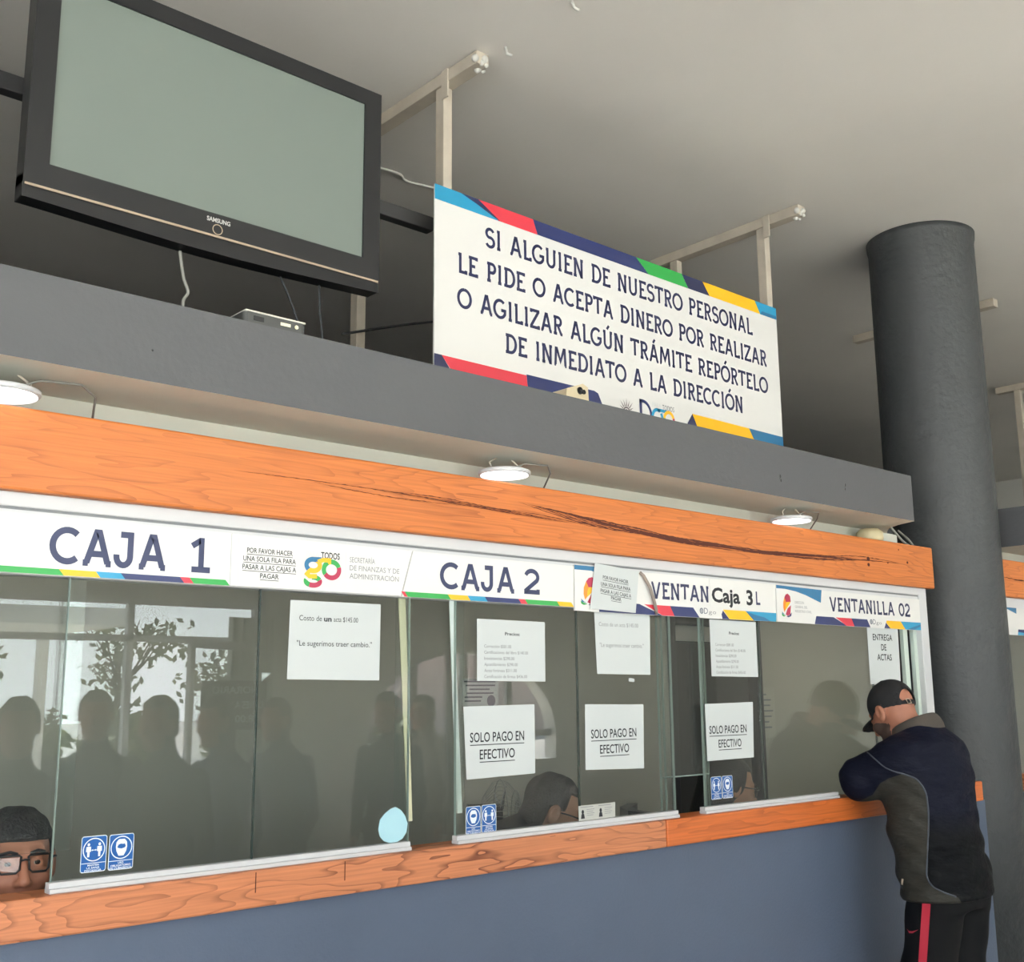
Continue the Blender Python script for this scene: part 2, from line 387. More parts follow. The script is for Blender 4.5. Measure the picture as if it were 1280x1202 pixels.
# round column
pil = MB()
random.seed(3)
prof = [(0.2726, 0), (0.2726, 1.0), (0.2726, 2.0), (0.2726, 3.0), (0.2726, 3.90), (0.279, 3.93), (0.281, H)]
pil.lathe(prof, (5.519, 2.824, 0), 'z', 64)
structure(pil, 'pillar', M_pillar, 'thick round charcoal painted concrete pillar at the end of the counter', 'pillar')

# concrete slab over the cashier office: grey edge, pale underside
slab_pts = [(-2.5, 2.455), (4.552, 2.455), (4.572, 2.50), (4.60, 2.56), (4.66, 2.64), (4.76, 2.71), (4.92, 2.80), (5.04, 2.87), (5.24, 2.95), (5.24, 7.9), (-2.5, 7.9)]
sl = MB().prism_z(slab_pts, 2.274, 2.476, 0, 1, 2)
structure(sl, 'slab', [M_fascia, M_soffit, M_slabtop], 'long grey concrete slab edge running above the orange beam', 'slab', 0.006)
sl2 = MB().prism_z([(5.78, 2.455), (11.5, 2.455), (11.5, 7.9), (5.6, 7.9), (5.6, 3.05), (5.78, 2.86)], 2.274, 2.476, 0, 1, 2)
structure(sl2, 'slab', [M_fascia, M_soffit, M_slabtop], 'grey concrete slab edge beyond the round pillar', 'slab', 0.006)
sp = MB()
for x, z, r in ((3.557, 2.354, .007), (3.56, 2.338, .006), (4.008, 2.372, .007), (4.005, 2.355, .006), (1.05, 2.35, .003)):
    sp.lathe([(r, -0.0006), (r * .9, 0.002)], (x, 2.455, z), 'y', 10)
tag(sp.build('screw_hole', M_black, bpy.data.objects['slab']), 'dark screw holes in the slab edge')

# wall under the counter, wall over the beam
structure(MB().box(-2.5, 5.30, 2.612, 2.69, 0, 1.032), 'wall_front', M_paint, 'blue grey painted wall under the service counter', 'wall')
structure(MB().box(5.74, 11.5, 2.612, 2.69, 0, 1.032), 'wall_front', M_paint, 'blue grey painted wall beyond the round pillar', 'wall')
structure(MB().box(-2.5, 4.90, 2.74, 2.80, 1.99, 2.274).box(5.78, 11.5, 2.74, 2.80, 1.99, 2.274), 'wall_header', M_soffit, 'pale wall strip hidden behind the orange beam', 'wall')

# office shell
of = MB().box(-2.5, 5.40, 4.6, 4.72, 0, 2.274).box(6.27, 11.5, 4.6, 4.72, 0, 2.274).box(5.40, 6.27, 4.6, 4.72, 1.98, 2.274)
structure(of, 'wall_office', M_office, 'beige back wall of the cashier office seen through the glass', 'wall')
structure(MB().box(-2.6, -2.5, 2.62, 8, 0, 2.274), 'wall_office_left', M_office, 'beige side wall of the cashier office', 'wall')
structure(MB().box(5.40, 6.27, 6.9, 7.0, 0, 2.274), 'wall_office_corridor', M_dark, 'dark corridor beyond the office doorway', 'wall')
dr = thing('door_2', 'dark open doorway in the office back wall', 'door', (5.83, 4.6, 0), kind='structure')
MB().box(5.37, 5.42, 4.57, 4.74, 0, 2.02).box(6.25, 6.30, 4.57, 4.74, 0, 2.02).box(5.42, 6.25, 4.57, 4.74, 1.96, 2.02).build('door_frame', M_darksteel, dr, 0.004)
MB().box(5.42, 6.25, 4.66, 4.68, 1.86, 1.96).build('transom_pane', M_white, dr)
MB().box(5.44, 6.23, 4.64, 4.68, 0.02, 1.86).build('door_leaf', M_dark, dr, 0.004)

# ---------------------------------------------------------------- orange wooden beam and counter
bm_ = thing('wooden_beam', 'long orange varnished wooden beam above the cashier windows', 'beam', (1.2, 2.583, 2.1))
MB().box(-2.5, 4.931, 2.583, 2.70, 2.006, 2.198).build('plank', M_beam, bm_, 0.006)
ck = MB()
random.seed(11)
def crack(mb, pts, wmax, y, n=60, jit=0.35, mi=0):
    xs = np.array([p[0] for p in pts]); zs = np.array([p[1] for p in pts]); L, U = [], []
    for i in range(n + 1):
        x = xs[0] + (xs[-1] - xs[0]) * i / n; t = i / n
        w_ = wmax * math.sin(PI * min(1, max(0, t))) ** 0.6 * (0.45 + random.random() * jit * 1.6)
        z = float(np.interp(x, xs, zs)) + (random.random() - .5) * wmax * jit
        L.append((x, z - w_ / 2)); U.append((x, z + w_ / 2))
    vs = []
    for a, b in zip(L, U): vs += [(a[0], y, a[1]), (b[0], y, b[1])]
    mb.add(vs, [(2 * i, 2 * i + 2, 2 * i + 3, 2 * i + 1) for i in range(n)], mi)
yb = 2.5824
main = [(2.30, 2.142), (2.62, 2.113), (3.02, 2.086), (3.58, 2.076), (4.33, 2.101), (4.60, 2.104)]
def along(pts, x0, x1, dz): return [(x0 + (x1 - x0) * i / 8, float(np.interp(x0 + (x1 - x0) * i / 8, [p[0] for p in pts], [p[1] for p in pts])) + dz * math.sin(PI * i / 8)) for i in range(9)]
for k in range(26):
    xa = random.uniform(2.30, 3.5) if k > 5 else 2.32 + .1 * k; xb = min(4.6, xa + random.uniform(.35, 1.1))
    crack(ck, along(main, xa, xb, random.gauss(0, .0075)), random.uniform(.0025, .0065), yb - .00006 * k, 50, .45)
for k in range(6): xa = random.uniform(3.3, 4.0); crack(ck, along(main, xa, min(4.62, xa + .8), random.gauss(0, .006)), .0035, yb - .00006 * (27 + k), 40, .6)
for k in range(7): xa = random.uniform(1.2, 2.6); crack(ck, along([(1.0, 2.12), (1.9, 2.112), (2.4, 2.098), (2.9, 2.078), (3.4, 2.072)], xa, xa + random.uniform(.5, .8), random.gauss(0, .006)), .0016, yb - .00006 * (34 + k), 60, .9)
yb = 2.5798
for x, z, r in ((4.36, 2.105, .010), (4.36, 2.080, .008), (4.52, 2.099, .004), (4.69, 2.112, .006), (4.62, 2.165, .004)):
    ck.add([(x + r * 1.3 * math.cos(a), yb, z + r * math.sin(a)) for a in [2 * PI * k / 10 for k in range(10)]], [tuple(range(10))])
ck.build('grain_crack', M_crack, bm_)
bm2 = thing('wooden_beam', 'short visible end of orange wooden beam right of the round pillar', 'beam', (7, 2.583, 2.1))
MB().box(5.60, 11.5, 2.583, 2.70, 2.006, 2.198).build('plank', M_beam, bm2, 0.006)
ck = MB(); crack(ck, [(5.62, 2.105), (5.8, 2.098), (6.3, 2.10)], 0.006, yb, 40, 0.8); ck.build('grain_crack', M_crack, bm2)

ct = thing('service_counter', 'varnished red brown wooden service counter under the cashier windows', 'counter', (1.2, 2.583, 1.034))
MB().box(-2.5, 2.980, 2.583, 2.69, 1.034, 1.122).build('plank', M_count, ct, 0.005)
MB().box(2.984, 5.233, 2.583, 2.69, 1.034, 1.122).build('plank', wood('orange_counter_wood', '#cf6d33', '#8a3c16', 1.3, 9.5, 8.0, 21.0, 0.6), ct, 0.005)
jt = MB()
for x in (1.44, 1.70): crack(jt, [(x - .0015, 1.066), (x + .0015, 1.066)], 0.0, 2.5826); jt.box(x - .0012, x + .0012, 2.5822, 2.5832, 1.07, 1.118)
jt.build('joint', M_crack, ct)
MB().box(5.80, 11.5, 2.583, 2.69, 1.036, 1.122).build('plank', M_count, tag(thing('service_counter', None, None, (7, 2.583, 1.034)), 'stretch of wooden counter hidden beyond the round pillar', 'counter'), 0.005)

# ---------------------------------------------------------------- cashier glazing
wn = thing('window_1', 'long glazed cashier front between the orange beam and the counter', 'window', (1.2, 2.62, 1.122), kind='structure')
fr = MB().box(-2.5, 4.885, 2.606, 2.66, 1.972, 2.006).box(-2.5, 4.885, 2.612, 2.66, 1.82, 1.970)
fr.build('head_frame', M_alu, wn, 0.003)
MB().box(-2.5, 4.82, 2.6105, 2.613, 1.966, 1.972).build('groove_shade', M_alushade, wn)  # darker strip paints the shade in the step under the upper rail
MB().box(4.817, 4.885, 2.606, 2.67, 1.122, 1.975).build('side_frame', M_alu, wn, 0.003)
for a, b in ((0.945, 1.930), (2.095, 3.073), (3.216, 4.062), (-1.2, 0.2)):
    MB().box(a, b, 2.600, 2.632, 1.122, 1.132).box(a, b, 2.606, 2.630, 1.132, 1.145).build('bottom_track', M_alu, wn, 0.0015)
def pane(x0, x1, y, name='glass_pane', z0=1.13, z1=1.86):
    MB().box(x0, x1, y, y + 0.008, z0, z1).build(name, M_glassA, wn)
for a, b in ((0.953, 1.445), (1.449, 1.930), (2.100, 2.606), (2.610, 3.073), (3.238, 3.590), (3.594, 4.400), (-1.2, -0.5), (-0.496, 0.2)):
    pane(a, b, 2.618)
for a, b, zz in ((0.16, 1.00, 1.208), (1.90, 2.15, 1.13), (3.03, 3.29, 1.254)):
    pane(a, b, 2.640, 'glass_pane', zz)
ed = MB()
for x in (0.953, 1.930, 2.100, 3.073, 3.238): ed.box(x - .0009, x + .0009, 2.6175, 2.6265, 1.145, 1.84)
ed.build('glass_edge', M_edge, wn)
ed = MB()
for x in (1.447, 2.608, 3.592, 4.402): ed.box(x - .0012, x + .0012, 2.6175, 2.6265, 1.145, 1.84)
ed.build('glass_joint', M_edged, wn)
ed = MB()
for x in (3.03, 3.055, 3.275, 3.29): ed.box(x - .0009, x + .0009, 2.6395, 2.6485, 1.13, 1.84)
ed.box(3.03, 3.29, 2.6395, 2.6485, 1.252, 1.256)
ed.build('glass_edge', M_edge, wn)
tag(MB().prism_y([(1.900, 1.83), (1.924, 1.83), (1.956, 1.196), (1.940, 1.196)], 2.634, 2.637).build('draught_strip', mat('pale_yellow_strip', '#d9d6b4', 0.6), wn), 'pale yellow strip hanging behind the first pair of sheets')
tag(MB().prism_y([(2.083, 1.835), (2.099, 1.835), (2.132, 1.205), (2.114, 1.205)], 2.628, 2.632).build('draught_strip', mat('pale_white_strip', '#cfdad5', 0.6), wn), 'pale strip at the left edge of the second pair of sheets')
js = MB().box(4.70, 4.735, 2.632, 2.650, 1.125, 1.86, 0).box(4.735, 4.79, 2.660, 2.67, 1.125, 1.86, 1).box(4.79, 4.817, 2.632, 2.650, 1.125, 1.86, 0).box(4.63, 4.70, 2.664, 2.672, 1.125, 1.86, 1)
js.build('jamb_strip', [mat('pale_jamb', '#c9d6cc', 0.5), mat('teal_jamb', '#4d6467', 0.4)], wn)

w2 = thing('window_2', 'glazed cashier front just beyond the round pillar', 'window', (7, 2.62, 1.122), kind='structure')
MB().box(5.70, 11.5, 2.606, 2.66, 1.82, 2.006).build('head_frame', M_alu, w2, 0.003)
MB().box(5.70, 11.5, 2.618, 2.626, 1.13, 1.86).build('glass_pane', M_glassA, w2)

# ================================================================== printed signs over the glass
YS = 2.604
def plate(parent_name, label, cat, pts, y0, y1, mats, group=None, name_part=None):
    xs = [p[0] for p in pts]; zs = [p[1] for p in pts]
    t = thing(parent_name, label, cat, (sum(xs) / len(xs), y1, min(zs)), group)
    MB().prism_y(pts, y0, y1).build('board', mats, t)
    return t
def stripe(t, segs, z0, z1, y, slant=0.012):
    mats = [M_green, M_yel, M_cy, M_navy, M_red, M_cyd]; mb = MB()
    for a, b, k in segs: mb.flat([(a, z1), (b, z1), (b + slant, z0), (a + slant, z0)], y, k)
    mb.build('colour_stripe', mats, t)

# CAJA 1
s1 = plate('window_sign', 'white sign reading CAJA 1 at the far left above the glass', 'sign', [(0.10, 1.822), (1.350, 1.822), (1.350, 1.957), (0.10, 1.957)], YS, YS + 0.006, M_sign, 'white signs above the cashier windows')
stripe(s1, [(0.11, .92, 0), (.92, 1.005, 1), (1.005, 1.065, 2), (1.065, 1.215, 3), (1.215, 1.24, 4), (1.24, 1.338, 0)], 1.8225, 1.8365, YS - .0003)
tx = MB(); slab_text(tx, 'CAJA', 0.900, 1.175, 1.848, 1.936, YS - .0006, .0150); slab_text(tx, '1', 1.235, 1.296, 1.850, 1.938, YS - .0006, .0150); tx.build('lettering', M_navyink2, s1)
# SECRETARIA panel
def go_logo(t, x0, z0, x1, z1, y):
    """the coloured lower-case go"""
    w_ = x1 - x0; h = z1 - z0; mb = MB(); U = lambda u, v: (x0 + u * w_, z0 + v * h)
    def a(cx, cz, rx, rz, a0, a1, k, th=.115): ribbon(mb, [U(*p) for p in arc(cx, cz, rx, rz, a0, a1, 14)], th * w_, y - .0003 - .0002 * k, k)
    a(.24, .74, .18, .20, 60, 235, 0); a(.24, .74, .18, .20, 235, 420, 1)
    ribbon(mb, [U(.24, .94), U(.46, .95)], .11 * w_, y - .0012, 0); ribbon(mb, [U(.36, .86), U(.50, .94), U(.72, .95)], .10 * w_, y - .0014, 1)
    ribbon(mb, [U(.16, .56), U(.07, .42), U(.14, .34), U(.34, .36)], .10 * w_, y - .0016, 1)
    a(.24, .18, .19, .14, 20, 100, 2); a(.24, .18, .19, .14, 160, 240, 2); a(.24, .18, .19, .14, 240, 380, 3)
    a(.74, .62, .21, .28, 95, 120, 1); a(.74, .62, .21, .28, 20, 95, 2); a(.74, .62, .21, .28, 120, 215, 2); a(.74, .62, .21, .28, 215, 380, 3)
    mb.build('go_logo', [M_cyd, M_yel, M_green, M_crim], t)
s2 = plate('window_sign', 'white ministry sign with the coloured go logo between CAJA 1 and CAJA 2', 'sign', [(1.351, 1.823), (1.886, 1.823), (1.925, 1.956), (1.351, 1.956)], YS, YS + 0.006, M_sign, 'white signs above the cashier windows')
go_logo(s2, 1.566, 1.834, 1.682, 1.912, YS - .0006)
tx = MB(); plain_text(tx, 'PARA', 1.572, 1.612, 1.914, 1.930, YS - .0005, 1); plain_text(tx, 'TODOS', 1.618, 1.678, 1.912, 1.930, YS - .0005, 0, .02)
tx.box(1.6975, 1.6985, YS - .0005, YS, 1.861, 1.934, 1)
for i, (s_, xb) in enumerate((('SECRETARÍA', 1.795), ('DE FINANZAS Y DE', 1.880), ('ADMINISTRACIÓN', 1.878))): plain_text(tx, s_, 1.711, xb, 1.908 - .0225 * i, 1.923 - .0225 * i, YS - .0005, 2)
tx.build('lettering', [M_ink, M_paleink, M_greyink], s2)
# CAJA 2
s3 = plate('window_sign', 'white sign reading CAJA 2 above the second pair of glass sheets', 'sign', [(1.888, 1.821), (2.578, 1.821), (2.580, 1.955), (1.927, 1.955)], YS - .003, YS + 0.004, M_sign, 'white signs above the cashier windows')
stripe(s3, [(1.885, 1.897, 4), (1.897, 2.055, 0), (2.055, 2.130, 1), (2.130, 2.198, 2), (2.198, 2.336, 3), (2.336, 2.363, 4), (2.363, 2.503, 0), (2.503, 2.567, 1)], 1.8215, 1.836, YS - .0033)
tx = MB(); slab_text(tx, 'CAJA', 2.030, 2.318, 1.851, 1.932, YS - .0036, .0140); slab_text(tx, '2', 2.362, 2.426, 1.853, 1.934, YS - .0036, .0140); tx.build('lettering', M_navyink2, s3)

def flame_logo(t, x0, z0, x1, z1, y):
    w_ = x1 - x0; h = z1 - z0; U = lambda u, v: (x0 + u * w_, z0 + v * h); mb = MB()
    def P(pts, k): mb.flat([U(*p) for p in pts], y - .00005 * k, k)
    P([(.70, 1), (.50, .96), (.36, .84), (.50, .62), (.95, .66), (.92, .90)], 0)
    P([(.36, .84), (.22, .62), (.20, .40), (.28, .20), (.40, .30), (.42, .50), (.50, .62)], 1)
    P([(.42, .50), (.40, .30), (.56, .40), (.82, .56), (.94, .66), (.50, .64)], 2)
    P([(.40, .12), (.62, .38), (.96, .52), (.86, .14), (.60, .06)], 0)
    P([(.02, .16), (.20, .10), (.42, .06), (.20, .02), (.06, .06)], 3); P([(.04, .24), (.22, .14), (.40, .10), (.10, .12)], 4)
    P([(.44, .04), (.72, .08), (1.0, .22), (.92, .06), (.66, 0)], 5)
    mb.build('flame_logo', [M_crim, M_orange, M_yel, M_green, M_cyd, M_navy], t)
# registry panels
def registry(label, x0, x1, full):
    if full: pts = [(x0, 1.813), (3.953, 1.811), (4.017, 1.953), (x0, 1.957)]
    else: pts = [(x0, 1.810), (2.672, 1.810), (2.700, 1.960), (x0, 1.960)]
    t = plate('window_sign', label, 'sign', pts, YS - .004, YS + .003, M_sign, 'white signs above the cashier windows')
    mb = MB(); y = YS - .0043
    if full:
        c = [(x0, 1.944), (x0 + .06, 1.944), (x0 + .13, 1.938), (x0 + .20, 1.926), (x0 + .305, 1.900), (4.017, 1.953), (x0, 1.957)]
    else: c = [(x0, 1.945), (x0 + .08, 1.945), (2.698, 1.937), (2.700, 1.960), (x0, 1.960)]
    mb.flat(c, y); mb.build('corner_band', M_cyd, t)
    if full:
        tx = MB(); tx.box(3.8135, 3.8142, y, y + .001, 1.852, 1.905, 1)
        for i, (s_, xb) in enumerate((('DIRECCIÓN', 3.885), ('GENERAL DEL', 3.908), ('REGISTRO CIVIL', 3.935))): plain_text(tx, s_, 3.822, xb, 1.889 - .0175 * i, 1.8995 - .0175 * i, y, 0)
        tx.build('lettering', [M_greyink, M_paleink], t)
    return t
r1 = registry('white registry sign with flame logo partly covered by the tilted queue notice', 2.583, 2.70, False); flame_logo(r1, 2.607, 1.828, 2.690, 1.924, YS - .0046)
r2 = registry('white registry sign with flame logo between Caja 3 and VENTANILLA 02', 3.701, 4.017, True); flame_logo(r2, 3.727, 1.832, 3.797, 1.926, YS - .0046)

def ventanilla(label, pts, x0, x1, bands, tab):
    t = plate('window_sign', label, 'sign', pts, YS, YS + .006, M_sign, 'white signs above the cashier windows')
    mb = MB(); y = YS - .0003; z0, z1 = 1.8105, 1.846
    for pp, k in bands: mb.flat(pp, y - .00004 * k, k)
    mb.build('colour_stripe', [M_cy, M_cyd, M_navy, M_red, M_yel], t)
    tb = MB().flat([(tab - .085, 1.853), (tab + .085, 1.853), (tab + .055, 1.810), (tab - .055, 1.810)], y - .0004); tb.build('logo_tab', M_sign, t)
    lg = MB(); ring(lg, tab - .048, 1.836, .009, .004, y - .0006, 0, 14); ring(lg, tab - .048, 1.836, .004, .003, y - .0006, 0, 10)
    plain_text(lg, 'D', tab - .034, tab - .012, 1.826, 1.849, y - .0006, 0); plain_text(lg, 'g', tab - .008, tab + .012, 1.827, 1.842, y - .0006, 1); plain_text(lg, 'o', tab + .016, tab + .036, 1.827, 1.842, y - .0006, 1)
    lg.build('shield_logo', [mat('slate_ink', '#5f6675', 0.5), M_greyink], t)
    return t
v1 = ventanilla('white VENTANILLA sign partly covered by the Caja 3 paper strip', [(2.66, 1.809), (3.695, 1.812), (3.701, 1.959), (2.66, 1.957)], 0, 0, [
    ([(2.70, 1.846), (2.90, 1.846), (3.02, 1.8105), (2.70, 1.8105)], 2), ([(2.70, 1.835), (2.84, 1.835), (3.01, 1.811), (2.70, 1.811)], 0),
    ([(2.925, 1.846), (3.062, 1.846), (3.085, 1.811), (3.02, 1.811)], 3), ([(3.062, 1.846), (3.19, 1.846), (3.225, 1.811), (3.085, 1.811)], 2),
    ([(3.352, 1.832), (3.358, 1.8115), (3.40, 1.8115), (3.362, 1.843)], 2), ([(3.362, 1.846), (3.50, 1.846), (3.55, 1.812), (3.40, 1.812)], 4),
    ([(3.50, 1.846), (3.698, 1.846), (3.695, 1.8125), (3.55, 1.812)], 0), ([(3.50, 1.846), (3.56, 1.834), (3.62, 1.826), (3.66, 1.8125), (3.55, 1.812)], 1)], 3.285)
tx = MB(); slab_text(tx, 'VENTAN', 2.966, 3.283, 1.868, 1.928, YS - .0006, .0100); plain_text(tx, 'L', 3.570, 3.597, 1.874, 1.926, YS - .0006, 0, .02); tx.build('lettering', M_navyink, v1)
v2 = ventanilla('white sign reading VENTANILLA 02 at the right end above the glass', [(3.958, 1.811), (4.810, 1.811), (4.815, 1.953), (4.018, 1.952)], 0, 0, [
    ([(3.970, 1.845), (4.10, 1.845), (4.20, 1.812), (3.960, 1.812)], 2), ([(3.968, 1.836), (4.05, 1.834), (4.17, 1.812), (3.960, 1.812)], 0),
    ([(4.115, 1.845), (4.235, 1.845), (4.255, 1.812), (4.195, 1.812)], 3), ([(4.235, 1.845), (4.37, 1.845), (4.40, 1.812), (4.255, 1.812)], 2),
    ([(4.488, 1.830), (4.493, 1.812), (4.545, 1.812), (4.50, 1.843)], 2), ([(4.500, 1.846), (4.635, 1.846), (4.672, 1.812), (4.545, 1.812)], 4),
    ([(4.635, 1.846), (4.812, 1.846), (4.810, 1.812), (4.672, 1.812)], 0), ([(4.69, 1.8125), (4.74, 1.824), (4.811, 1.838), (4.811, 1.830), (4.75, 1.8125)], 1)], 4.437)
tx = MB(); slab_text(tx, 'VENTANILLA 02', 4.078, 4.722, 1.869, 1.929, YS - .0006, .0104); tx.build('lettering', M_navyink, v2)
# strip with Caja 3
c3 = thing('paper_strip', 'white paper strip reading Caja 3 pasted over the VENTANILLA sign', 'paper', (3.46, YS, 1.85))
MB().prism_y([(3.290, 1.851), (3.560, 1.849), (3.562, 1.955), (3.288, 1.957)], YS - .0018, YS - .0010).build('sheet', M_sign, c3)
tx = MB(); plain_text(tx, 'Caja', 3.298, 3.468, 1.873, 1.927, YS - .0021, 0, .03); plain_text(tx, '3', 3.508, 3.548, 1.871, 1.928, YS - .0021, 0, .03); tx.build('lettering', M_ink, c3)
# bent cable in front of the sign
cb = MB(); cb.tube([(2.905, 2.601, 1.955), (2.918, 2.596, 1.944), (2.942, 2.590, 1.905), (2.962, 2.592, 1.865), (2.980, 2.597, 1.828), (2.985, 2.602, 1.815)], .006, 8)
tag(cb.build('cable', mat('taupe_cable', '#8b8078', 0.6)), 'short bent taupe cable hanging across the VENTANILLA sign', 'cable')

# sign beyond the pillar
s9 = plate('window_sign', 'white sign just showing to the right of the round pillar', 'sign', [(5.66, 1.815), (6.7, 1.815), (6.7, 1.955), (5.66, 1.955)], YS, YS + .006, M_sign, 'white signs above the cashier windows')
mb = MB(); mb.flat([(5.66, 1.955), (5.80, 1.955), (5.795, 1.925), (5.70, 1.945), (5.66, 1.947)], YS - .0004, 0); mb.flat([(5.80, 1.846), (6.2, 1.846), (6.2, 1.816), (5.79, 1.816)], YS - .0004, 1); mb.flat([(5.795, 1.832), (5.95, 1.826), (6.1, 1.816), (5.79, 1.816)], YS - .0006, 2)
mb.build('colour_stripe', [M_cyd, M_navy, M_cy], s9)

# ================================================================== notices taped to the glass
YP = 2.6172
def notice(label, pts, lines, group=None, name='paper_notice', y=YP, m=None, cat='notice'):
    """lines: (text, x0, x1, z0, z1, ink, underline, bold)"""
    xs = [p[0] for p in pts]; zs = [p[1] for p in pts]
    t = thing(name, label, cat, (sum(xs) / len(xs), y, min(zs)), group)
    MB().prism_y(pts, y - .0007, y).build('sheet', m or M_paper, t)
    if lines:
        tx = MB()
        for s_, x0, x1, z0, z1, k, ul, bo in lines:
            plain_text(tx, s_, x0, x1, z0, z1, y - .0011, k, bo)
            if ul: tx.flat([(x0, z0 - .010), (x1, z0 - .010), (x1, z0 - .0075), (x0, z0 - .0075)], y - .0011, k)
        tx.build('lettering', [M_ink, M_greyink, M_paleink], t)
    return t
G1 = 'paper notices taped to the cashier glass'
notice('white paper notice about the cost of an acta on the CAJA 1 glass', [(1.531, 1.588), (1.824, 1.585), (1.826, 1.797), (1.535, 1.796)],
       [('Costo de', 1.563, 1.633, 1.743, 1.758, 0, 0, 0), ('un', 1.640, 1.664, 1.743, 1.7575, 0, 0, .03), ('acta $145.00', 1.671, 1.750, 1.743, 1.757, 0, 0, 0), ('"Le sugerimos traer cambio."', 1.557, 1.797, 1.676, 1.691, 0, 0, 0)], G1)
def prices(label, x0, z0, x1, z1, inkm=0, tw=1.0):
    L = ['Corrección $581.00', 'Certificaciones del libro $140.00', 'Inexistencias $290.00', 'Apostillamiento $290.00', 'Actas foráneas $311.00', 'Certificación de firmas $436.00']
    Wd = [.50, .82, .56, .62, .60, .80]
    w_ = x1 - x0; h = z1 - z0; ls = [('Precios:', x0 + w_ * .40, x0 + w_ * .62, z0 + h * .745, z0 + h * .80, 0, 0, .015)]
    for i, (s_, a) in enumerate(zip(L, Wd)): ls.append((s_, x0 + w_ * .10, x0 + w_ * (.10 + a * .78), z0 + h * (.535 - .098 * i), z0 + h * (.588 - .098 * i), inkm, 0, 0))
    return notice(label, [(x0, z0), (x1, z0 - .002), (x1 + .001, z1 - .001), (x0, z1)], ls, G1)
prices('white price list headed Precios on the CAJA 2 glass', 2.180, 1.584, 2.461, 1.770, 1)
prices('white price list headed Precios on the glass under Caja 3', 3.297, 1.601, 3.578, 1.808, 1)
def solo(label, pts, a, b, c, d, za, zb, hh):
    notice(label, pts, [('SOLO PAGO EN', a, b, za, za + hh, 0, 1, .012), ('EFECTIVO', c, d, zb, zb + hh, 0, 1, .012)], G1)
solo('leftmost SOLO PAGO EN EFECTIVO notice, above the blue stickers under CAJA 2', [(2.139, 1.299), (2.413, 1.303), (2.413, 1.512), (2.127, 1.509)], 2.152, 2.368, 2.189, 2.329, 1.405, 1.355, .029)
solo('middle SOLO PAGO EN EFECTIVO notice, above the identity card copy', [(2.634, 1.302), (2.914, 1.293), (2.920, 1.505), (2.637, 1.509)], 2.662, 2.880, 2.702, 2.842, 1.400, 1.350, .029)
solo('rightmost SOLO PAGO EN EFECTIVO notice, in front of the woman in glasses', [(3.253, 1.301), (3.527, 1.303), (3.537, 1.506), (3.251, 1.502)], 3.270, 3.490, 3.320, 3.455, 1.396, 1.346, .029)
notice('white notice about the cost of an acta hanging under the tilted queue notice', [(2.697, 1.607), (2.961, 1.605), (2.967, 1.815), (2.689, 1.816)],
       [('Costo de un acta $145.00', 2.710, 2.905, 1.765, 1.779, 1, 0, 0), ('"Le sugerimos traer cambio."', 2.712, 2.93, 1.696, 1.710, 1, 0, 0)], G1)
notice('narrow white notice reading ENTREGA DE ACTAS above the man in a cap', [(4.372, 1.570), (4.622, 1.570), (4.629, 1.822), (4.372, 1.825)],
       [('ENTREGA', 4.415, 4.575, 1.759, 1.787, 0, 0, .015), ('DE', 4.478, 4.520, 1.716, 1.744, 0, 0, .015), ('ACTAS', 4.440, 4.560, 1.673, 1.701, 0, 0, .015)], G1)
Q = ['POR FAVOR HACER', 'UNA SOLA FILA PARA', 'PASAR A LAS CAJAS A', 'PAGAR']
def queue(label, pts, cx, cz, wd, dz, hh, y, sh):
    t = thing('paper_notice', label, 'notice', (cx, y, min(p[1] for p in pts)), G1)
    MB().prism_y(pts, y - .0007, y).build('sheet', M_paper if sh else M_sign, t)
    tx = MB()
    for i, (s_, w_) in enumerate(zip(Q, wd)):
        z = cz - dz * i - (0 if not sh else 0)
        x0, x1 = cx - w_ / 2, cx + w_ / 2
        plain_text(tx, s_, x0, x1, z, z + hh, y - .0011, 0, .01, sh)
        tx.flat([(x0, z - .005), (x1, z - .005 + sh * w_), (x1, z - .0035 + sh * w_), (x0, z - .0035)], y - .0011)
    tx.build('lettering', M_ink, t)
queue('white queue notice pasted between the CAJA 1 sign and the go logo', [(1.372, 1.832), (1.555, 1.828), (1.556, 1.950), (1.370, 1.954)], 1.462, 1.911, (.135, .155, .158, .055), .0215, .0135, YS - .0008, 0)
queue('tilted white queue notice hanging over the registry sign with the flame logo', [(2.648, 1.819), (2.871, 1.813), (2.893, 1.957), (2.676, 1.972)], 2.775, 1.921, (.125, .145, .150, .050), .0225, .0125, YS - .008, -.08)
nt_ = notice('small dark notice with a globe seen behind the glass above the left payment notice', [(2.131, 1.50), (2.274, 1.50), (2.275, 1.591), (2.133, 1.590)], None, G1, 'printed_notice', 2.630, mat('grey_film', '#7d7f78', 0.6))
tx = MB()
for i, (a, b) in enumerate(((2.140, 2.262), (2.146, 2.262), (2.160, 2.240), (2.150, 2.255), (2.142, 2.21), (2.142, 2.205))):
    tx.box(a, b, 2.6286, 2.629, 1.580 - .0115 * i, 1.5845 - .0115 * i)
tx.flat(circle(2.246, 1.525, .017, .017, 16), 2.6288); tx.build('printed_lines', M_ink, nt_)
wn2 = notice('pale printed notice on the office back wall beside the dark doorway', [(6.29, 1.235), (6.46, 1.235), (6.46, 1.565), (6.29, 1.565)], None, None, 'wall_notice', 4.5985, mat('faded_paper', '#b9b7a8', 0.7))
tx = MB()
for i, a in enumerate((.05, .1, .09, .12, .1, .07, .10)): tx.box(6.315, 6.315 + a, 4.597, 4.5975, 1.515 - .036 * i, 1.525 - .036 * i)
tx.build('printed_lines', M_greyink, wn2)

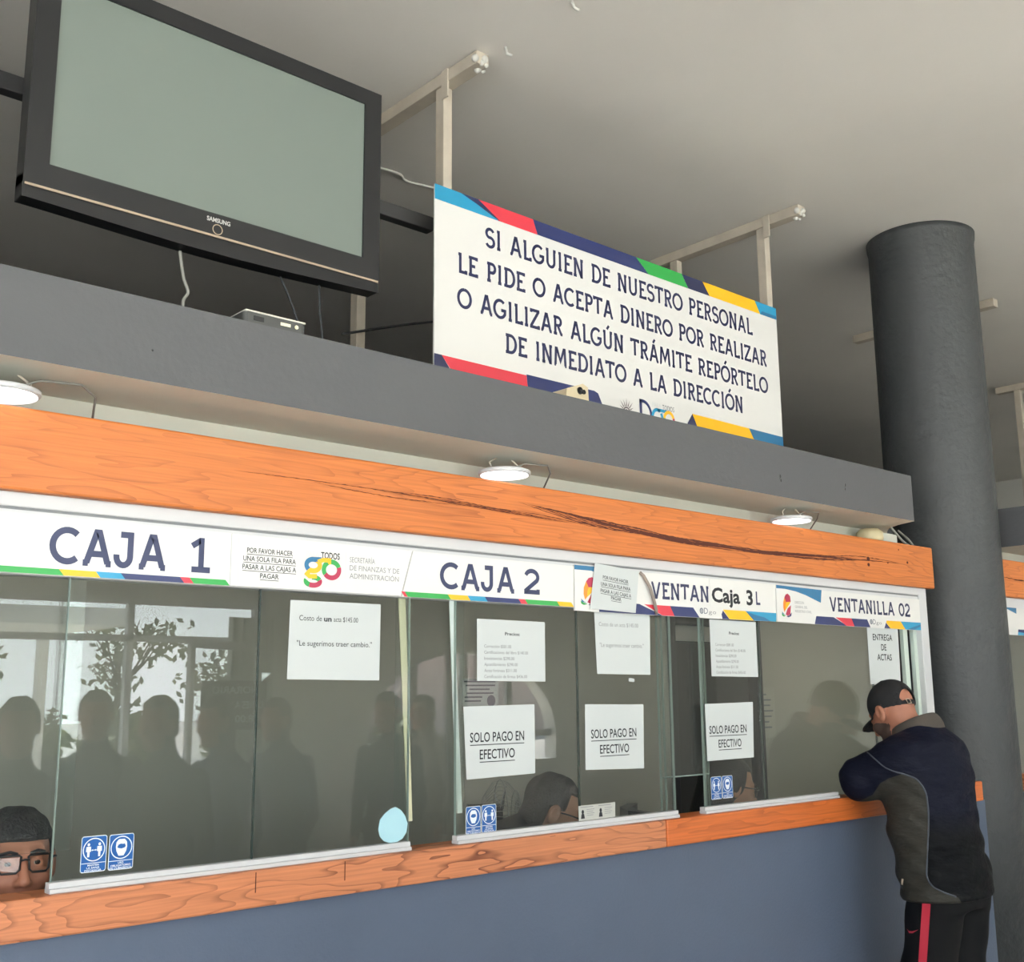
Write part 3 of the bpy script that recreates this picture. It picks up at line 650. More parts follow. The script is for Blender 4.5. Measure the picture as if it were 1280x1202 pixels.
# blue safety stickers
def sticker(label, x0, z0, kind, w_=.059, h=.079, y=2.6176):
    t = thing('safety_sticker', label, 'sticker', (x0, y, z0), 'blue and white safety stickers on the glass')
    def rr(a, b, c, d, r): return [(c - r, b), (c, b + r), (c, d - r), (c - r, d), (a + r, d), (a, d - r), (a, b + r), (a + r, b)]
    mb = MB(); mb.prism_y(rr(x0, z0, x0 + w_, z0 + h, .004), y - .0004, y, 1); mb.flat(rr(x0 + .0015, z0 + .0015, x0 + w_ - .0015, z0 + h - .0015, .003), y - .0005, 0)
    mb.build('film', [M_stick, M_stickw], t)
    p = MB(); yy = y - .0008; cx, cz = x0 + w_ / 2, z0 + h * .62
    ring(p, cx, cz, .0245, .0022, yy, 0, 30); p.box(x0 + .002, x0 + w_ - .002, yy, yy + .0001, z0 + h * .245, z0 + h * .262)
    if kind == 'distance':
        for s in (-1, 1):
            px = cx + s * .0125
            p.flat(circle(px, cz + .0115, .003, .0034, 12), yy); p.flat([(px - .0052, cz + .007), (px + .0052, cz + .007), (px + .0056, cz - .004), (px + .0028, cz - .004), (px + .0024, cz - .0155), (px - .0024, cz - .0155), (px - .0028, cz - .004), (px - .0056, cz - .004)], yy)
        p.flat([(cx - .0062, cz - .001), (cx - .0035, cz + .0012), (cx - .0035, cz - .0003), (cx + .0035, cz - .0003), (cx + .0035, cz + .0012), (cx + .0062, cz - .001), (cx + .0035, cz - .003), (cx + .0035, cz - .0017), (cx - .0035, cz - .0017), (cx - .0035, cz - .003)], yy)
        T = ('MANTEN', 'LA SANA', 'DISTANCIA')
    else:
        p.flat([(cx - .0135, cz + .002), (cx - .0125, cz + .012), (cx - .007, cz + .0185), (cx + .007, cz + .0185), (cx + .0125, cz + .012), (cx + .0135, cz + .002), (cx + .0115, cz - .008), (cx + .006, cz - .018), (cx - .006, cz - .018), (cx - .0115, cz - .008)], yy)
        p.flat([(cx - .010, cz + .001), (cx - .0075, cz + .0065), (cx - .002, cz + .0085), (cx + .004, cz + .0075), (cx + .0075, cz + .0085), (cx + .010, cz + .002), (cx + .007, cz - .001), (cx, cz - .0025), (cx - .007, cz - .001)], yy - .0001, 1)
        T = ('USO', 'OBLIGATORIO', 'DE CUBREBOCA')
    for i, s_ in enumerate(T):
        l = len(s_) * .0043; plain_text(p, s_, cx - l / 2, cx + l / 2, z0 + h * .17 - .0058 * i, z0 + h * .17 + .0044 - .0058 * i, yy, 0, .02)
    p.build('pictogram', [M_stickw, M_stick], t)
sticker('keep distance sticker low on the CAJA 1 glass, two figures apart', 1.0155, 1.157, 'distance')
sticker('face mask sticker low on the CAJA 1 glass, beside the two figures', 1.0795, 1.156, 'mask')
sticker('face mask sticker at the lower left of the CAJA 2 glass by the fan', 2.1365, 1.143, 'mask', .057)
sticker('keep distance sticker beside the fan on the CAJA 2 glass', 2.1965, 1.144, 'distance', .057)
sticker('keep distance sticker below the rightmost payment notice', 3.268, 1.166, 'distance', .061)
sticker('face mask sticker beside the woman in glasses below the rightmost notice', 3.332, 1.166, 'mask', .061)

# copy of an identity card, round patch and little tag on the glass
ic = notice('black and white copy of identity cards propped at the foot of the glass', [(2.600, 1.146), (2.767, 1.146), (2.769, 1.193), (2.599, 1.192)], None, None, 'card_copy', 2.6174, mat('copy_paper', '#b9bab4', 0.7), 'paper')
tx = MB()
for cx in (2.615, 2.697):
    tx.flat(circle(cx + .002, 1.172, .0055, .007, 12), 2.6162); tx.flat([(cx - .007, 1.152), (cx + .011, 1.152), (cx + .008, 1.166), (cx - .004, 1.166)], 2.6162)
    for i in range(4): tx.box(cx + .02, cx + .055 - .006 * (i % 2), 2.6161, 2.6163, 1.178 - .006 * i, 1.1795 - .006 * i, 1)
    tx.box(cx - .008, cx + .05, 2.6161, 2.6163, 1.186, 1.188, 1)
tx.build('portrait_print', [M_ink, M_greyink], ic)
tag(MB().prism_y([(1.828, 1.185), (1.833, 1.210), (1.850, 1.226), (1.868, 1.236), (1.884, 1.240), (1.893, 1.236), (1.904, 1.230), (1.918, 1.214), (1.927, 1.193), (1.923, 1.170), (1.910, 1.154), (1.890, 1.146), (1.866, 1.146), (1.846, 1.153), (1.833, 1.166)], 2.6165, 2.6176).build('round_patch', mat('pale_blue_patch', '#a9d3df', 0.5)),
    'pale blue round paper patch stuck low on the CAJA 1 glass', 'patch')
tag(MB().prism_y([(2.850, 1.583), (2.877, 1.580), (2.878, 1.591), (2.851, 1.594)], 2.6165, 2.6176).build('paper_tag', M_paper), 'tiny white paper tag on the glass above the middle payment notice', 'tag')
tag(MB().prism_y([(1.462, 1.605), (1.490, 1.605), (1.463, 1.582)], 2.6265, 2.6275).build('paper_scrap', M_paper), 'white triangular paper scrap at the glass joint left of the acta notice', 'scrap')

# ================================================================== big hanging warning sign
big = thing('hanging_sign', 'large white bribery warning sign with coloured borders hanging above the slab', 'sign', (3.48, 3.14, 2.60))
MB().box(2.398, 4.562, 3.12, 3.126, 2.60, 3.436).build('panel', M_sign, big)
fb = MB()
for z in (2.64, 3.0, 3.38): fb.box(2.60, 4.55, 3.126, 3.188, z, z + .03)
fb.build('back_frame', M_darksteel, big)
mb = MB(); y = 3.1194
def poly(k, *p): mb.flat(list(p), y - .00012 * k, k)
poly(0, (2.398, 3.436), (2.62, 3.436), (2.725, 3.376), (2.398, 3.376))
poly(5, (2.52, 3.436), (2.61, 3.436), (2.725, 3.376), (2.69, 3.385), (2.60, 3.415))
poly(2, (2.900, 3.436), (3.52, 3.436), (3.60, 3.376), (2.925, 3.376))
poly(1, (2.600, 3.436), (2.900, 3.436), (2.925, 3.376), (2.715, 3.376))
poly(3, (3.52, 3.436), (3.83, 3.436), (3.875, 3.376), (3.60, 3.376))
poly(5, (3.83, 3.436), (3.98, 3.436), (4.03, 3.376), (3.875, 3.376))
poly(4, (3.98, 3.436), (4.385, 3.436), (4.425, 3.376), (4.03, 3.376))
poly(0, (4.385, 3.436), (4.562, 3.436), (4.562, 3.376), (4.425, 3.376))
poly(6, (4.425, 3.376), (4.44, 3.394), (4.562, 3.394), (4.562, 3.376))
poly(5, (2.398, 2.771), (2.433, 2.771), (2.56, 2.62), (2.398, 2.62))
poly(1, (2.433, 2.771), (2.855, 2.771), (2.875, 2.62), (2.57, 2.62))
poly(2, (2.855, 2.775), (3.235, 2.775), (3.258, 2.768), (3.34, 2.62), (2.875, 2.62))
poly(4, (3.868, 2.779), (4.288, 2.775), (4.40, 2.62), (3.96, 2.62))
poly(5, (3.868, 2.779), (3.832, 2.730), (3.80, 2.62), (3.96, 2.62))
poly(6, (4.288, 2.775), (4.562, 2.772), (4.562, 2.62), (4.40, 2.62))
poly(0, (4.45, 2.722), (4.562, 2.760), (4.562, 2.62), (4.42, 2.62))
mb.build('colour_border', [M_cy, M_red, M_navy, M_green, M_yel, mat('dark_navy_vinyl', '#2a2f52', 0.3), M_cyd], big)
tx = MB(); wg = .0128; y = 3.1188
slab_text(tx, 'SI ALGUIEN DE NUESTRO PERSONAL', 2.648, 4.352, 3.250, 3.334, y, wg)
slab_text(tx, 'LE PIDE O ACEPTA DINERO POR REALIZAR', 2.510, 4.457, 3.110, 3.192, y, wg)
slab_text(tx, 'O AGILIZAR ALGÚN TRÁMITE REPÓRTELO', 2.510, 4.455, 2.972, 3.054, y, wg)
slab_text(tx, 'DE INMEDIATO A LA DIRECCIÓN', 2.746, 4.247, 2.841, 2.922, y, wg)
tx.build('lettering', M_navyink, big)
lg = MB(); y = 3.1186
for i in range(9):
    a = math.radians(10 + 20 * i); r0, r1 = .026, .062 - .012 * abs(math.sin(3 * a)) * (i % 2)
    lg.flat([(3.43 + r0 * math.cos(a - .12), 2.716 + r0 * math.sin(a - .12)), (3.43 + r1 * math.cos(a), 2.716 + r1 * math.sin(a)), (3.43 + r0 * math.cos(a + .12), 2.716 + r0 * math.sin(a + .12))], y, 0)
ring(lg, 3.43, 2.716, .020, .007, y, 0, 18); lg.flat(circle(3.43, 2.716, .010, .013, 14), y, 0)
slab = MB()
ribbon(lg, [(3.521, 2.786), (3.521, 2.66)], .016, y, 1); ribbon(lg, [(3.513, 2.782)] + arc(3.535, 2.722, .052, .060, 90, 0, 12), .014, y, 1); ribbon(lg, arc(3.535, 2.722, .052, .060, 0, -90, 12), .014, y, 2)
ribbon(lg, arc(3.628, 2.722, .032, .036, 60, 400, 20), .015, y - .0001, 2); ribbon(lg, [(3.63, 2.758), (3.70, 2.758)], .014, y - .0001, 2); ribbon(lg, arc(3.705, 2.722, .032, .036, 20, 170, 14), .015, y - .0002, 3); ribbon(lg, arc(3.705, 2.722, .032, .036, 170, 260, 8), .015, y - .0002, 4); ribbon(lg, arc(3.705, 2.722, .032, .036, -100, 20, 10), .015, y - .0002, 5)
plain_text(lg, 'PARA', 3.595, 3.655, 2.768, 2.790, y, 6); plain_text(lg, 'TODOS', 3.662, 3.742, 2.764, 2.788, y, 7)
lg.build('crest_and_logo', [mat('taupe_ink', '#6b5f63', 0.5), M_navy, M_cy, M_yel, M_green, M_crim, M_paleink, M_greyink], big)

# ================================================================== hanging steel frames
def frame(X, label):
    t = thing('ceiling_support', label, 'bracket', (X, 2.975, H), 'steel tube frames hung from the ceiling')
    MB().box(X - .03, X + .03, 2.975, 3.97, H - .055, H - .003).build('ceiling_bar', M_steel, t, .003)
    for yy in (3.215, 3.800): MB().box(X - .022, X + .022, yy - .025, yy + .025, 2.478, H - .055).build('post', M_steel, t, .003)
    lump = MB(); random.seed(5)
    for k in range(7): lump.sphere((X + random.uniform(-.035, .035), 2.975 + random.uniform(-.01, .06), H - .03 - random.uniform(0, .028)), random.uniform(.008, .016), 8, 6)
    lump.build('plaster_lump', M_white, t)
    MB().box(X - .034, X - .026, 3.15, 3.19, H - .12, H + .0).build('clamp', M_steel, t, .002)
    return t
f1 = frame(2.515, 'pale steel frame holding the left end of the big warning sign')
for dx, lb in ((2.105, 'pale steel frame holding the right end of the big warning sign'), (4.215, 'short ceiling bar passing behind the round pillar'), (6.335, 'pale steel frame seen right of the round pillar')):
    c = copy_tree(f1); c.location.x += dx; c['label'] = lb
    if dx == 4.215:
        for ch in list(c.children):
            if ch.name.startswith('post') or ch.name.startswith('plaster') : bpy.data.objects.remove(ch)
rl = thing('mounting_rail', 'dark steel rail running behind the television', 'rail', (0.2, 3.27, 3.31))
MB().box(-0.6, 2.49, 3.245, 3.29, 3.312, 3.368).build('bar', M_darksteel, rl, .003)
hk = MB().tube([(2.56, 2.895, H), (2.565, 2.89, H - .03), (2.58, 2.88, H - .035)], .006, 6)
tag(hk.build('ceiling_hook', M_white), 'small bent hook in the ceiling by the left sign frame', 'hook')
hk = MB().tube([(2.552, 2.526, H), (2.557, 2.52, H - .025), (2.575, 2.515, H - .03)], .006, 6)
tag(hk.build('ceiling_hook', M_white), 'small bent hook in the ceiling at the top edge of the view', 'hook')

# ================================================================== television
tv = thing('television', 'large black flat television hung above the slab at the left', 'television', (1.465, 3.0, 2.82))
X0, X1, Z0, Z1 = 0.884, 2.046, 2.880, 3.600
def chin(x): u = (x - X0) / (X1 - X0); return Z0 - .004 - .016 * math.sin(PI * u) ** 1.3
n = 24; bot = [(X0 + (X1 - X0) * i / n, chin(X0 + (X1 - X0) * i / n)) for i in range(n + 1)]
MB().prism_y(bot + [(X1, 2.95), (X0, 2.95)], 2.972, 3.03).build('speaker_chin', M_black, tv, .004)
SX0, SX1, SZ0, SZ1 = 0.950, 1.980, 2.985, 3.545
MB().box(X0, X1, 2.968, 3.03, 2.917, SZ0).box(X0, X1, 2.968, 3.03, SZ1, Z1).box(X0, SX0, 2.968, 3.03, SZ0, SZ1).box(SX1, X1, 2.968, 3.03, SZ0, SZ1).build('bezel', M_bezel, tv)
MB().box(SX0, SX1, 2.975, 3.02, SZ0, SZ1).build('screen', M_screen, tv)
MB().box(X0 + .004, X1 - .004, 2.9665, 2.97, 2.909, 2.916).build('silver_strip', M_silver, tv)
MB().box(1.02, 1.92, 3.03, 3.075, 2.98, 3.52).build('back_housing', M_black, tv, .01)
MB().box(1.15, 1.22, 3.075, 3.245, 3.1, 3.45).box(1.72, 1.79, 3.075, 3.245, 3.1, 3.45).build('wall_mount', M_darksteel, tv)
tx = MB(); plain_text(tx, 'SAMSUNG', 1.417, 1.494, 2.957, 2.971, 2.9675, 0, .03); tx.build('lettering', mat('silver_ink', '#c9c9c6', 0.3), tv)
rg = MB(); ring(rg, 1.453, 2.935, .0155, .0028, 2.9674, 0, 24); rg.build('power_ring', mat('silver_ring', '#b7a68f', 0.3), tv)

def cable(label, pts, r, m, name='cable'):
    # smooth the path
    P = [Vector(p) for p in pts]; Q = []
    for i in range(len(P) - 1):
        p0, p1, p2, p3 = P[max(i - 1, 0)], P[i], P[i + 1], P[min(i + 2, len(P) - 1)]
        for k in range(6):
            t = k / 6; Q.append(0.5 * ((2 * p1) + (p2 - p0) * t + (2 * p0 - 5 * p1 + 4 * p2 - p3) * t * t + (3 * p1 - p0 - 3 * p2 + p3) * t ** 3))
    Q.append(P[-1]); return tag(MB().tube(Q, r, 7).build(name, m), label, 'cable')
cable('pale twisted cable hanging below the middle of the television', [(1.36, 3.02, 2.858), (1.375, 3.02, 2.78), (1.392, 3.02, 2.735), (1.378, 3.02, 2.70), (1.388, 3.02, 2.62), (1.40, 3.03, 2.478)], .005, M_wire)
cable('black cable hanging below the television above the small box', [(1.70, 3.02, 2.862), (1.735, 3.02, 2.80), (1.77, 3.02, 2.72), (1.80, 3.02, 2.60), (1.83, 3.03, 2.478)], .004, M_blackwire)
cable('black cable hanging straight below the right part of the television', [(1.845, 3.02, 2.866), (1.85, 3.02, 2.78), (1.862, 3.02, 2.68), (1.87, 3.03, 2.478)], .004, M_blackwire)
cable('white cable running along the ceiling behind the television', [(2.2, 4.06, H - .005), (2.6, 4.04, H - .005), (2.85, 4.00, H - .01), (2.95, 4.05, H - .004), (3.2, 4.02, H - .005), (4.4, 4.02, H - .005)], .006, M_white)
cable('thin dark cable sagging behind the big sign', [(2.4, 3.74, 3.0), (2.75, 3.74, 3.12), (3.1, 3.74, 3.22), (3.5, 3.74, 3.30)], .006, M_darksteel)

# small box on the slab, camera behind the edge
bx = thing('media_box', 'small grey set top box lying on the slab edge below the television', 'box', (1.375, 2.56, 2.476))
MB().prism_z([(1.29, 2.472), (1.30, 2.464), (1.462, 2.464), (1.470, 2.472), (1.470, 2.60), (1.29, 2.60)], 2.477, 2.507).build('case', mat('grey_case', '#454645', 0.35), bx, .006)
MB().box(1.292, 1.468, 2.4625, 2.598, 2.5065, 2.512).build('lid', mat('pale_lid', '#cfcdc4', 0.3), bx, .003)
MB().box(1.315, 1.345, 2.4625, 2.464, 2.486, 2.499).build('infrared_window', M_black, bx, .003)
MB().box(1.393, 1.422, 2.4622, 2.464, 2.489, 2.497).lathe([(.0055, -.0015), (.0055, .0)], (1.440, 2.4637, 2.493), 'y', 14).build('button', mat('ivory_button', '#e9e2c6', 0.4), bx)
sc_ = thing('beige_sensor', 'small beige sensor lying on the slab in front of the warning sign', 'sensor', (2.85, 2.90, 2.476))
MB().box(2.80, 2.90, 2.85, 2.95, 2.477, 2.565).build('base', M_steel, sc_, .01)
MB().prism_y([(2.79, 2.565), (2.918, 2.565), (2.912, 2.672), (2.885, 2.682), (2.80, 2.650)], 2.84, 2.95).build('case', mat('beige_plastic', '#cdbf9f', 0.45), sc_, .012)
MB().lathe([(.014, -.003), (.014, .001)], (2.868, 2.8395, 2.652), 'y', 14).lathe([(.009, -.003), (.009, .001)], (2.888, 2.8395, 2.650), 'y', 14).build('lens', M_black, sc_)

# ================================================================== round lamps under the slab
lampz = 2.222
L0 = thing('round_lamp', 'lit round lamp above the wooden beam near CAJA 2', 'lamp', (2.280, 2.600, lampz), 'round lamps along the slab underside')
MB().lathe([(.080, 0.000), (.083, 0.004), (.083, 0.012), (.072, 0.016), (.03, 0.022)], (2.280, 2.600, lampz), 'z', 36).build('rim', M_alu, L0)
MB().lathe([(.076, -.0025), (.076, .001)], (2.280, 2.600, lampz), 'z', 36).build('diffuser', M_lamp, L0)
for s in (-1, 1): MB().tube([(2.280 + s * .05, 2.600, lampz + .016), (2.280 + s * .062, 2.60, lampz + .034), (2.280 + s * .03, 2.60, lampz + .054)], .003, 6).build('spring_clip', M_steel, L0)
MB().tube([(2.30, 2.60, lampz + .02), (2.36, 2.59, 2.268), (2.45, 2.58, 2.272), (2.50, 2.62, 2.258), (2.52, 2.69, 2.198)], .003, 6).build('lead', M_wire, L0)
for x, lb in ((.765, 'lit round lamp above the wooden beam at the far left'), (3.830, 'lit round lamp above the beam nearest the round pillar'), (7.4, 'round lamp beyond the round pillar')):
    c = copy_tree(L0); c.location.x = x; c['label'] = lb
cap = MB().lathe([(.055, 0), (.06, .02), (.058, .045), (.04, .06)], (4.52, 2.66, 2.198), 'z', 24)  # unidentified beige shape at the beam end, drawn as a round body
tag(cap.build('round_object', mat('beige_cap_plastic', '#c8bd98', 0.5)), 'unidentified beige round object on the right end of the beam', 'container')
cable('loose pale cable looping at the right end of the wooden beam', [(4.62, 2.61, 2.27), (4.65, 2.60, 2.24), (4.72, 2.61, 2.215), (4.80, 2.62, 2.20), (4.85, 2.63, 2.20), (4.86, 2.66, 2.24), (4.88, 2.72, 2.29)], .005, M_wire)

# ================================================================== entrance side of the hall (seen in the glass as a reflection)
ew = MB().box(-5.2, 13, -5.2, -5.0, 2.44, 2.70).box(-5.2, 13, -5.2, -5.0, 3.72, H).box(5.72, 7.0, -5.2, -5.0, 0, 2.44).box(9.8, 13, -5.2, -5.0, 0, 2.44).box(7.0, 9.8, -5.2, -5.0, 0, 0.75)
na = 20; ac = [(8.4 + 1.4 * math.cos(PI * i / na), 1.05 + 0.95 * math.sin(PI * i / na)) for i in range(na + 1)]
for i in range(na):
    (xa, za), (xb, zb) = ac[i], ac[i + 1]
    ew.prism_y([(xb, zb), (xa, za), (xa, 2.44), (xb, 2.44)], -5.2, -5.0)
for x in (-5.1, -2.5, 0.1, 2.7, 5.3, 7.9, 10.5, 12.9): ew.box(x - .1, x + .1, -5.2, -5.0, 2.70, 3.72)
structure(ew, 'wall_entrance', M_white, 'entrance wall of the hall behind the viewer', 'wall')
wf = thing('window_3', 'glazed entrance front behind the viewer', 'window', (0.4, -5.1, 0), kind='structure')
f_ = MB()
for x in (-5.0, -2.6, -0.2, 2.1, 4.34, 5.66): f_.box(x - .03, x + .03, -5.13, -5.05, 0, 2.44)
f_.box(-5, 5.7, -5.13, -5.05, 2.05, 2.11).box(-5, 5.7, -5.13, -5.05, 2.40, 2.44).box(-5, 4.34, -5.13, -5.05, 0, 0.06)
f_.build('window_frame', M_alu, wf)
w5 = thing('window_5', 'row of high windows in the entrance wall behind the viewer', 'window', (4, -5.1, 2.7), kind='structure')
MB().box(-5, 12.8, -5.13, -5.07, 2.70, 2.74).box(-5, 12.8, -5.13, -5.07, 3.68, 3.72).build('window_frame', M_alu, w5)
MB().box(-5, 12.8, -5.095, -5.089, 2.74, 3.68).build('glass_pane', M_glassB, w5)
for a, b in ((-5, -2.6), (-2.6, -.2), (-.2, 2.1), (2.1, 4.34)): MB().box(a + .03, b - .03, -5.095, -5.089, .06, 2.05).build('glass_pane', M_glassB, wf)
for a, b in ((-5, -2.6), (-2.6, -.2), (-.2, 2.1), (2.1, 4.34), (4.34, 5.66)): MB().box(a + .03, b - .03, -5.095, -5.089, 2.11, 2.40).build('glass_pane', M_glassB, wf)
d1 = thing('door_1', 'white framed glass entrance door standing open behind the viewer', 'door', (5.5, -4.95, 0), kind='structure')
d_ = MB().box(4.32, 4.40, -4.94, -4.90, 0, 2.05).box(5.42, 5.50, -4.94, -4.90, 0, 2.05).box(4.4, 5.42, -4.94, -4.90, 1.97, 2.05).box(4.4, 5.42, -4.94, -4.90, 0, .12)
d_.build('door_frame', M_alu, d1); MB().box(4.40, 5.42, -4.925, -4.919, .12, 1.97).build('door_pane', M_glassB, d1)
d1.rotation_euler.z = math.radians(-35)
aw = thing('window_4', 'arched window in the entrance wall behind the viewer', 'window', (8.4, -5.1, 0.75), kind='structure')
MB().box(7.0, 9.8, -5.13, -5.07, 1.02, 1.10).box(7.66, 7.74, -5.13, -5.07, .75, 1.9).box(8.36, 8.44, -5.13, -5.07, .75, 2.0).box(9.06, 9.14, -5.13, -5.07, .75, 1.9).build('window_frame', M_alushade, aw)
ob = thing('hours_board', 'dark opening hours board standing by the entrance door behind the viewer', 'sign', (5.2, -4.6, 0))
MB().box(4.86, 5.54, -4.62, -4.60, 1.22, 1.68).build('board', M_black, ob)
MB().box(5.17, 5.23, -4.63, -4.61, 0, 1.25).build('post', M_darksteel, ob)
tx = MB()
for s_, a, b, z, hh in (('HORARIO', 4.96, 5.44, 1.56, .07), ('LUNES A VIERNES', 4.90, 5.50, 1.42, .07), ('8:00 a.m.', 5.0, 5.40, 1.29, .07)):
    v, f = text_verts(s_, .01); xa = min(p[0] for p in v); xb = max(p[0] for p in v); k = (b - a) / (xb - xa)
    tx.add([(b - (p[0] - xa) * k, -4.598, z + p[1] * hh / .729) for p in v], f)
tx.build('lettering', M_stickw, ob)
cu = MB(); pts = [(5.25 + .5 * i / 24, -4.86 + .04 * math.sin(i * 1.3)) for i in range(25)]
cu.prism_z(pts + [(x, y - .012) for x, y in pts[::-1]], .9, 2.3)
tag(cu.build('curtain', mat('pale_curtain', '#b9bdb6', 0.8)), 'pale curtain hanging at the entrance behind the viewer', 'curtain')

structure(MB().box(-40, 50, -60, -5.2, -.12, -.02), 'ground', mat('pale_paving', '#c2bdb3', 0.8, noise=.06, nscale=1.2), 'pale paved forecourt outside the entrance', 'ground')
pb = MB().box(21.5, 48, -30, -28.5, 0, 7)
structure(pb, 'wall_street', mat('pink_render', '#c9b0a6', 0.8), 'pale pink building across the forecourt', 'building')
aw_ = MB().box(-6, 5.4, -9.6, -7.6, 2.35, 2.55)
for x in (-5.5, 5.0): aw_.box(x, x + .12, -9.5, -9.38, 0, 2.35)
tag(aw_.build('canopy', mat('white_canopy', '#e8e8e6', 0.6)), 'white canopy outside the entrance', 'canopy', kind='structure')

def tree(x, y, h, label, seed, bush=False):
    random.seed(seed); t = thing('bush' if bush else 'tree', label, 'bush' if bush else 'tree', (x, y, 0), 'greenery outside the entrance')
    tr = MB(); tips = []
    def grow(p, d, l, r, lv):
        q = p + d * l; tr.tube([p, (p + q) / 2 + Vector((random.uniform(-.05, .05), random.uniform(-.05, .05), 0)) * l, q], [r, r * .85, r * .7], 5)
        tips.append(q)
        if lv == 0: return
        for k in range(3):
            e = (d + Vector((random.uniform(-.9, .9), random.uniform(-.9, .9), random.uniform(-.1, .5)))).normalized()
            grow(q, e, l * random.uniform(.6, .85), r * .62, lv - 1)
    grow(Vector((x, y, -.05)), Vector((0, 0, 1)), h * (.16 if bush else .28), .05 if bush else .08, 4)
    tr.build('trunk', mat('bark', '#5a5048', 0.9), t)
    lf = MB()
    for p in tips:
        if not bush and random.random() < .6: continue
        for k in range(26 if bush else 8):
            c = p + Vector((random.gauss(0, .16), random.gauss(0, .16), random.gauss(-.05, .16))); a = Vector((random.uniform(-1, 1), random.uniform(-1, 1), random.uniform(-1, 1))).normalized() * .10; b = a.orthogonal().normalized() * .05
            if c.z < .05: continue
            lf.add([c - a, c + b, c + a, c - b], [(0, 1, 2, 3)])
    lf.build('foliage', mat('dry_green_leaves', '#6d7350', 0.7), t)
for i, (x, y, h) in enumerate(((5.6, -16.5, 3.2), (8.6, -16.0, 3.6), (11.8, -16.8, 3.3), (15.0, -17, 3.4))):
    tree(x, y, h, ['thin tree outside beyond the canopy', 'bare branched tree outside the open door', 'thin tree outside right of the door', 'thin tree outside in front of the pink building'][i], 20 + i)
for i, (x, y, h) in enumerate(((6.3, -13.2, 2.0), (8.0, -13.4, 2.3), (9.8, -13.0, 2.2), (11.6, -13.4, 2.0), (13.4, -13.2, 1.9))):
    tree(x, y, h, ['leafy bush outside, nearest the canopy', 'leafy bush outside, left of the door opening', 'tall leafy bush outside behind the open door', 'leafy bush outside behind the hours board', 'leafy bush outside furthest from the canopy'][i], 40 + i, True)

# ================================================================== things in the office
LO = thing('ceiling_light', 'small lit ceiling light inside the cashier office', 'lamp', (6.8, 3.55, 2.24))
MB().box(6.5, 7.1, 3.4, 3.7, 2.245, 2.272).build('housing', M_alu, LO, .004)
MB().box(6.53, 7.07, 3.43, 3.67, 2.240, 2.246).build('diffuser', mat('dim_lamp_diffuser', '#fff3dc', 0.4, emit=18.0), LO)
fn = thing('pedestal_fan', 'grey caged fan standing in the office behind the blue stickers', 'fan', (3.13, 3.6, 0))
cx, cy, cz = 3.125, 3.60, 1.06
Rt = Matrix.Rotation(math.radians(62), 3, 'Z')
def W(u, v, d): q = Rt @ Vector((u, d, v)); return (cx + q.x, cy + q.y, cz + q.z)
cg = MB()
for k in range(36):
    a = 2 * PI * k / 36; cg.tube([W(.02 * math.cos(a), .02 * math.sin(a), -.075), W(.08 * math.cos(a), .08 * math.sin(a), -.07), W(.125 * math.cos(a), .125 * math.sin(a), -.03), W(.135 * math.cos(a), .135 * math.sin(a), 0), W(.125 * math.cos(a), .125 * math.sin(a), .03), W(.07 * math.cos(a), .07 * math.sin(a), .07)], .0013, 4)
for r, d in ((.135, 0), (.09, -.066), (.05, -.073)): cg.tube([W(r * math.cos(2 * PI * k / 40), r * math.sin(2 * PI * k / 40), d) for k in range(40)], .0028, 5, closed=True)
cg.build('cage', mat('grey_wire', '#a5a59c', 0.4), fn)
bl = MB()
for k in range(4):
    a = PI / 2 * k; P_ = [W(.02 * math.cos(a + .4), .02 * math.sin(a + .4), -.01), W(.115 * math.cos(a + .15), .115 * math.sin(a + .15), -.02), W(.12 * math.cos(a + .6), .12 * math.sin(a + .6), .0), W(.11 * math.cos(a + 1.0), .11 * math.sin(a + 1.0), .02), W(.02 * math.cos(a + 1.2), .02 * math.sin(a + 1.2), .01)]
    bl.add(P_, [(0, 1, 2, 3, 4)])
bl.build('blade', mat('grey_blade', '#6f716d', 0.4), fn)
MB().tube([W(0, 0, .0), W(0, 0, .14)], .04, 16).build('motor', M_black, fn)
MB().tube([(3.10, 3.65, .02), (3.10, 3.66, 1.02)], .014, 10).build('pole', M_darksteel, fn)
MB().lathe([(.17, 0), (.17, .015), (.05, .03)], (3.10, 3.65, 0), 'z', 28).build('base', M_black, fn)
ch = thing('office_chair', 'black office chair behind the woman in glasses', 'chair', (3.62, 3.28, 0))
MB().prism_z([(3.44, 3.06), (3.46, 3.20), (3.55, 3.33), (3.69, 3.41), (3.71, 3.37), (3.59, 3.30), (3.50, 3.18), (3.48, 3.06)], .56, 1.075).build('backrest', M_black, ch, .02)
MB().box(3.56, 4.02, 2.90, 3.34, .36, .43).build('seat', M_black, ch, .03)
MB().tube([(3.78, 3.12, .06), (3.78, 3.12, .36)], .03, 12).build('gas_column', M_darksteel, ch)
bs = MB()
for k in range(5): a = 2 * PI * k / 5; bs.tube([(3.78, 3.12, .07), (3.78 + .26 * math.cos(a), 3.12 + .26 * math.sin(a), .04)], [.025, .018], 8)
bs.build('base', M_black, ch)
dk = thing('office_desk', 'wooden office desk running behind the cashier glass', 'desk', (1.5, 3.3, 0))
MB().box(-2.4, 5.1, 2.70, 2.84, .72, .75).build('desk_top', mat('brown_laminate', '#6d5a48', 0.5), dk, .003)
MB().box(-2.4, 5.1, 2.71, 2.73, 0.02, .72).build('panel', mat('brown_laminate', '#6d5a48', 0.5), dk)

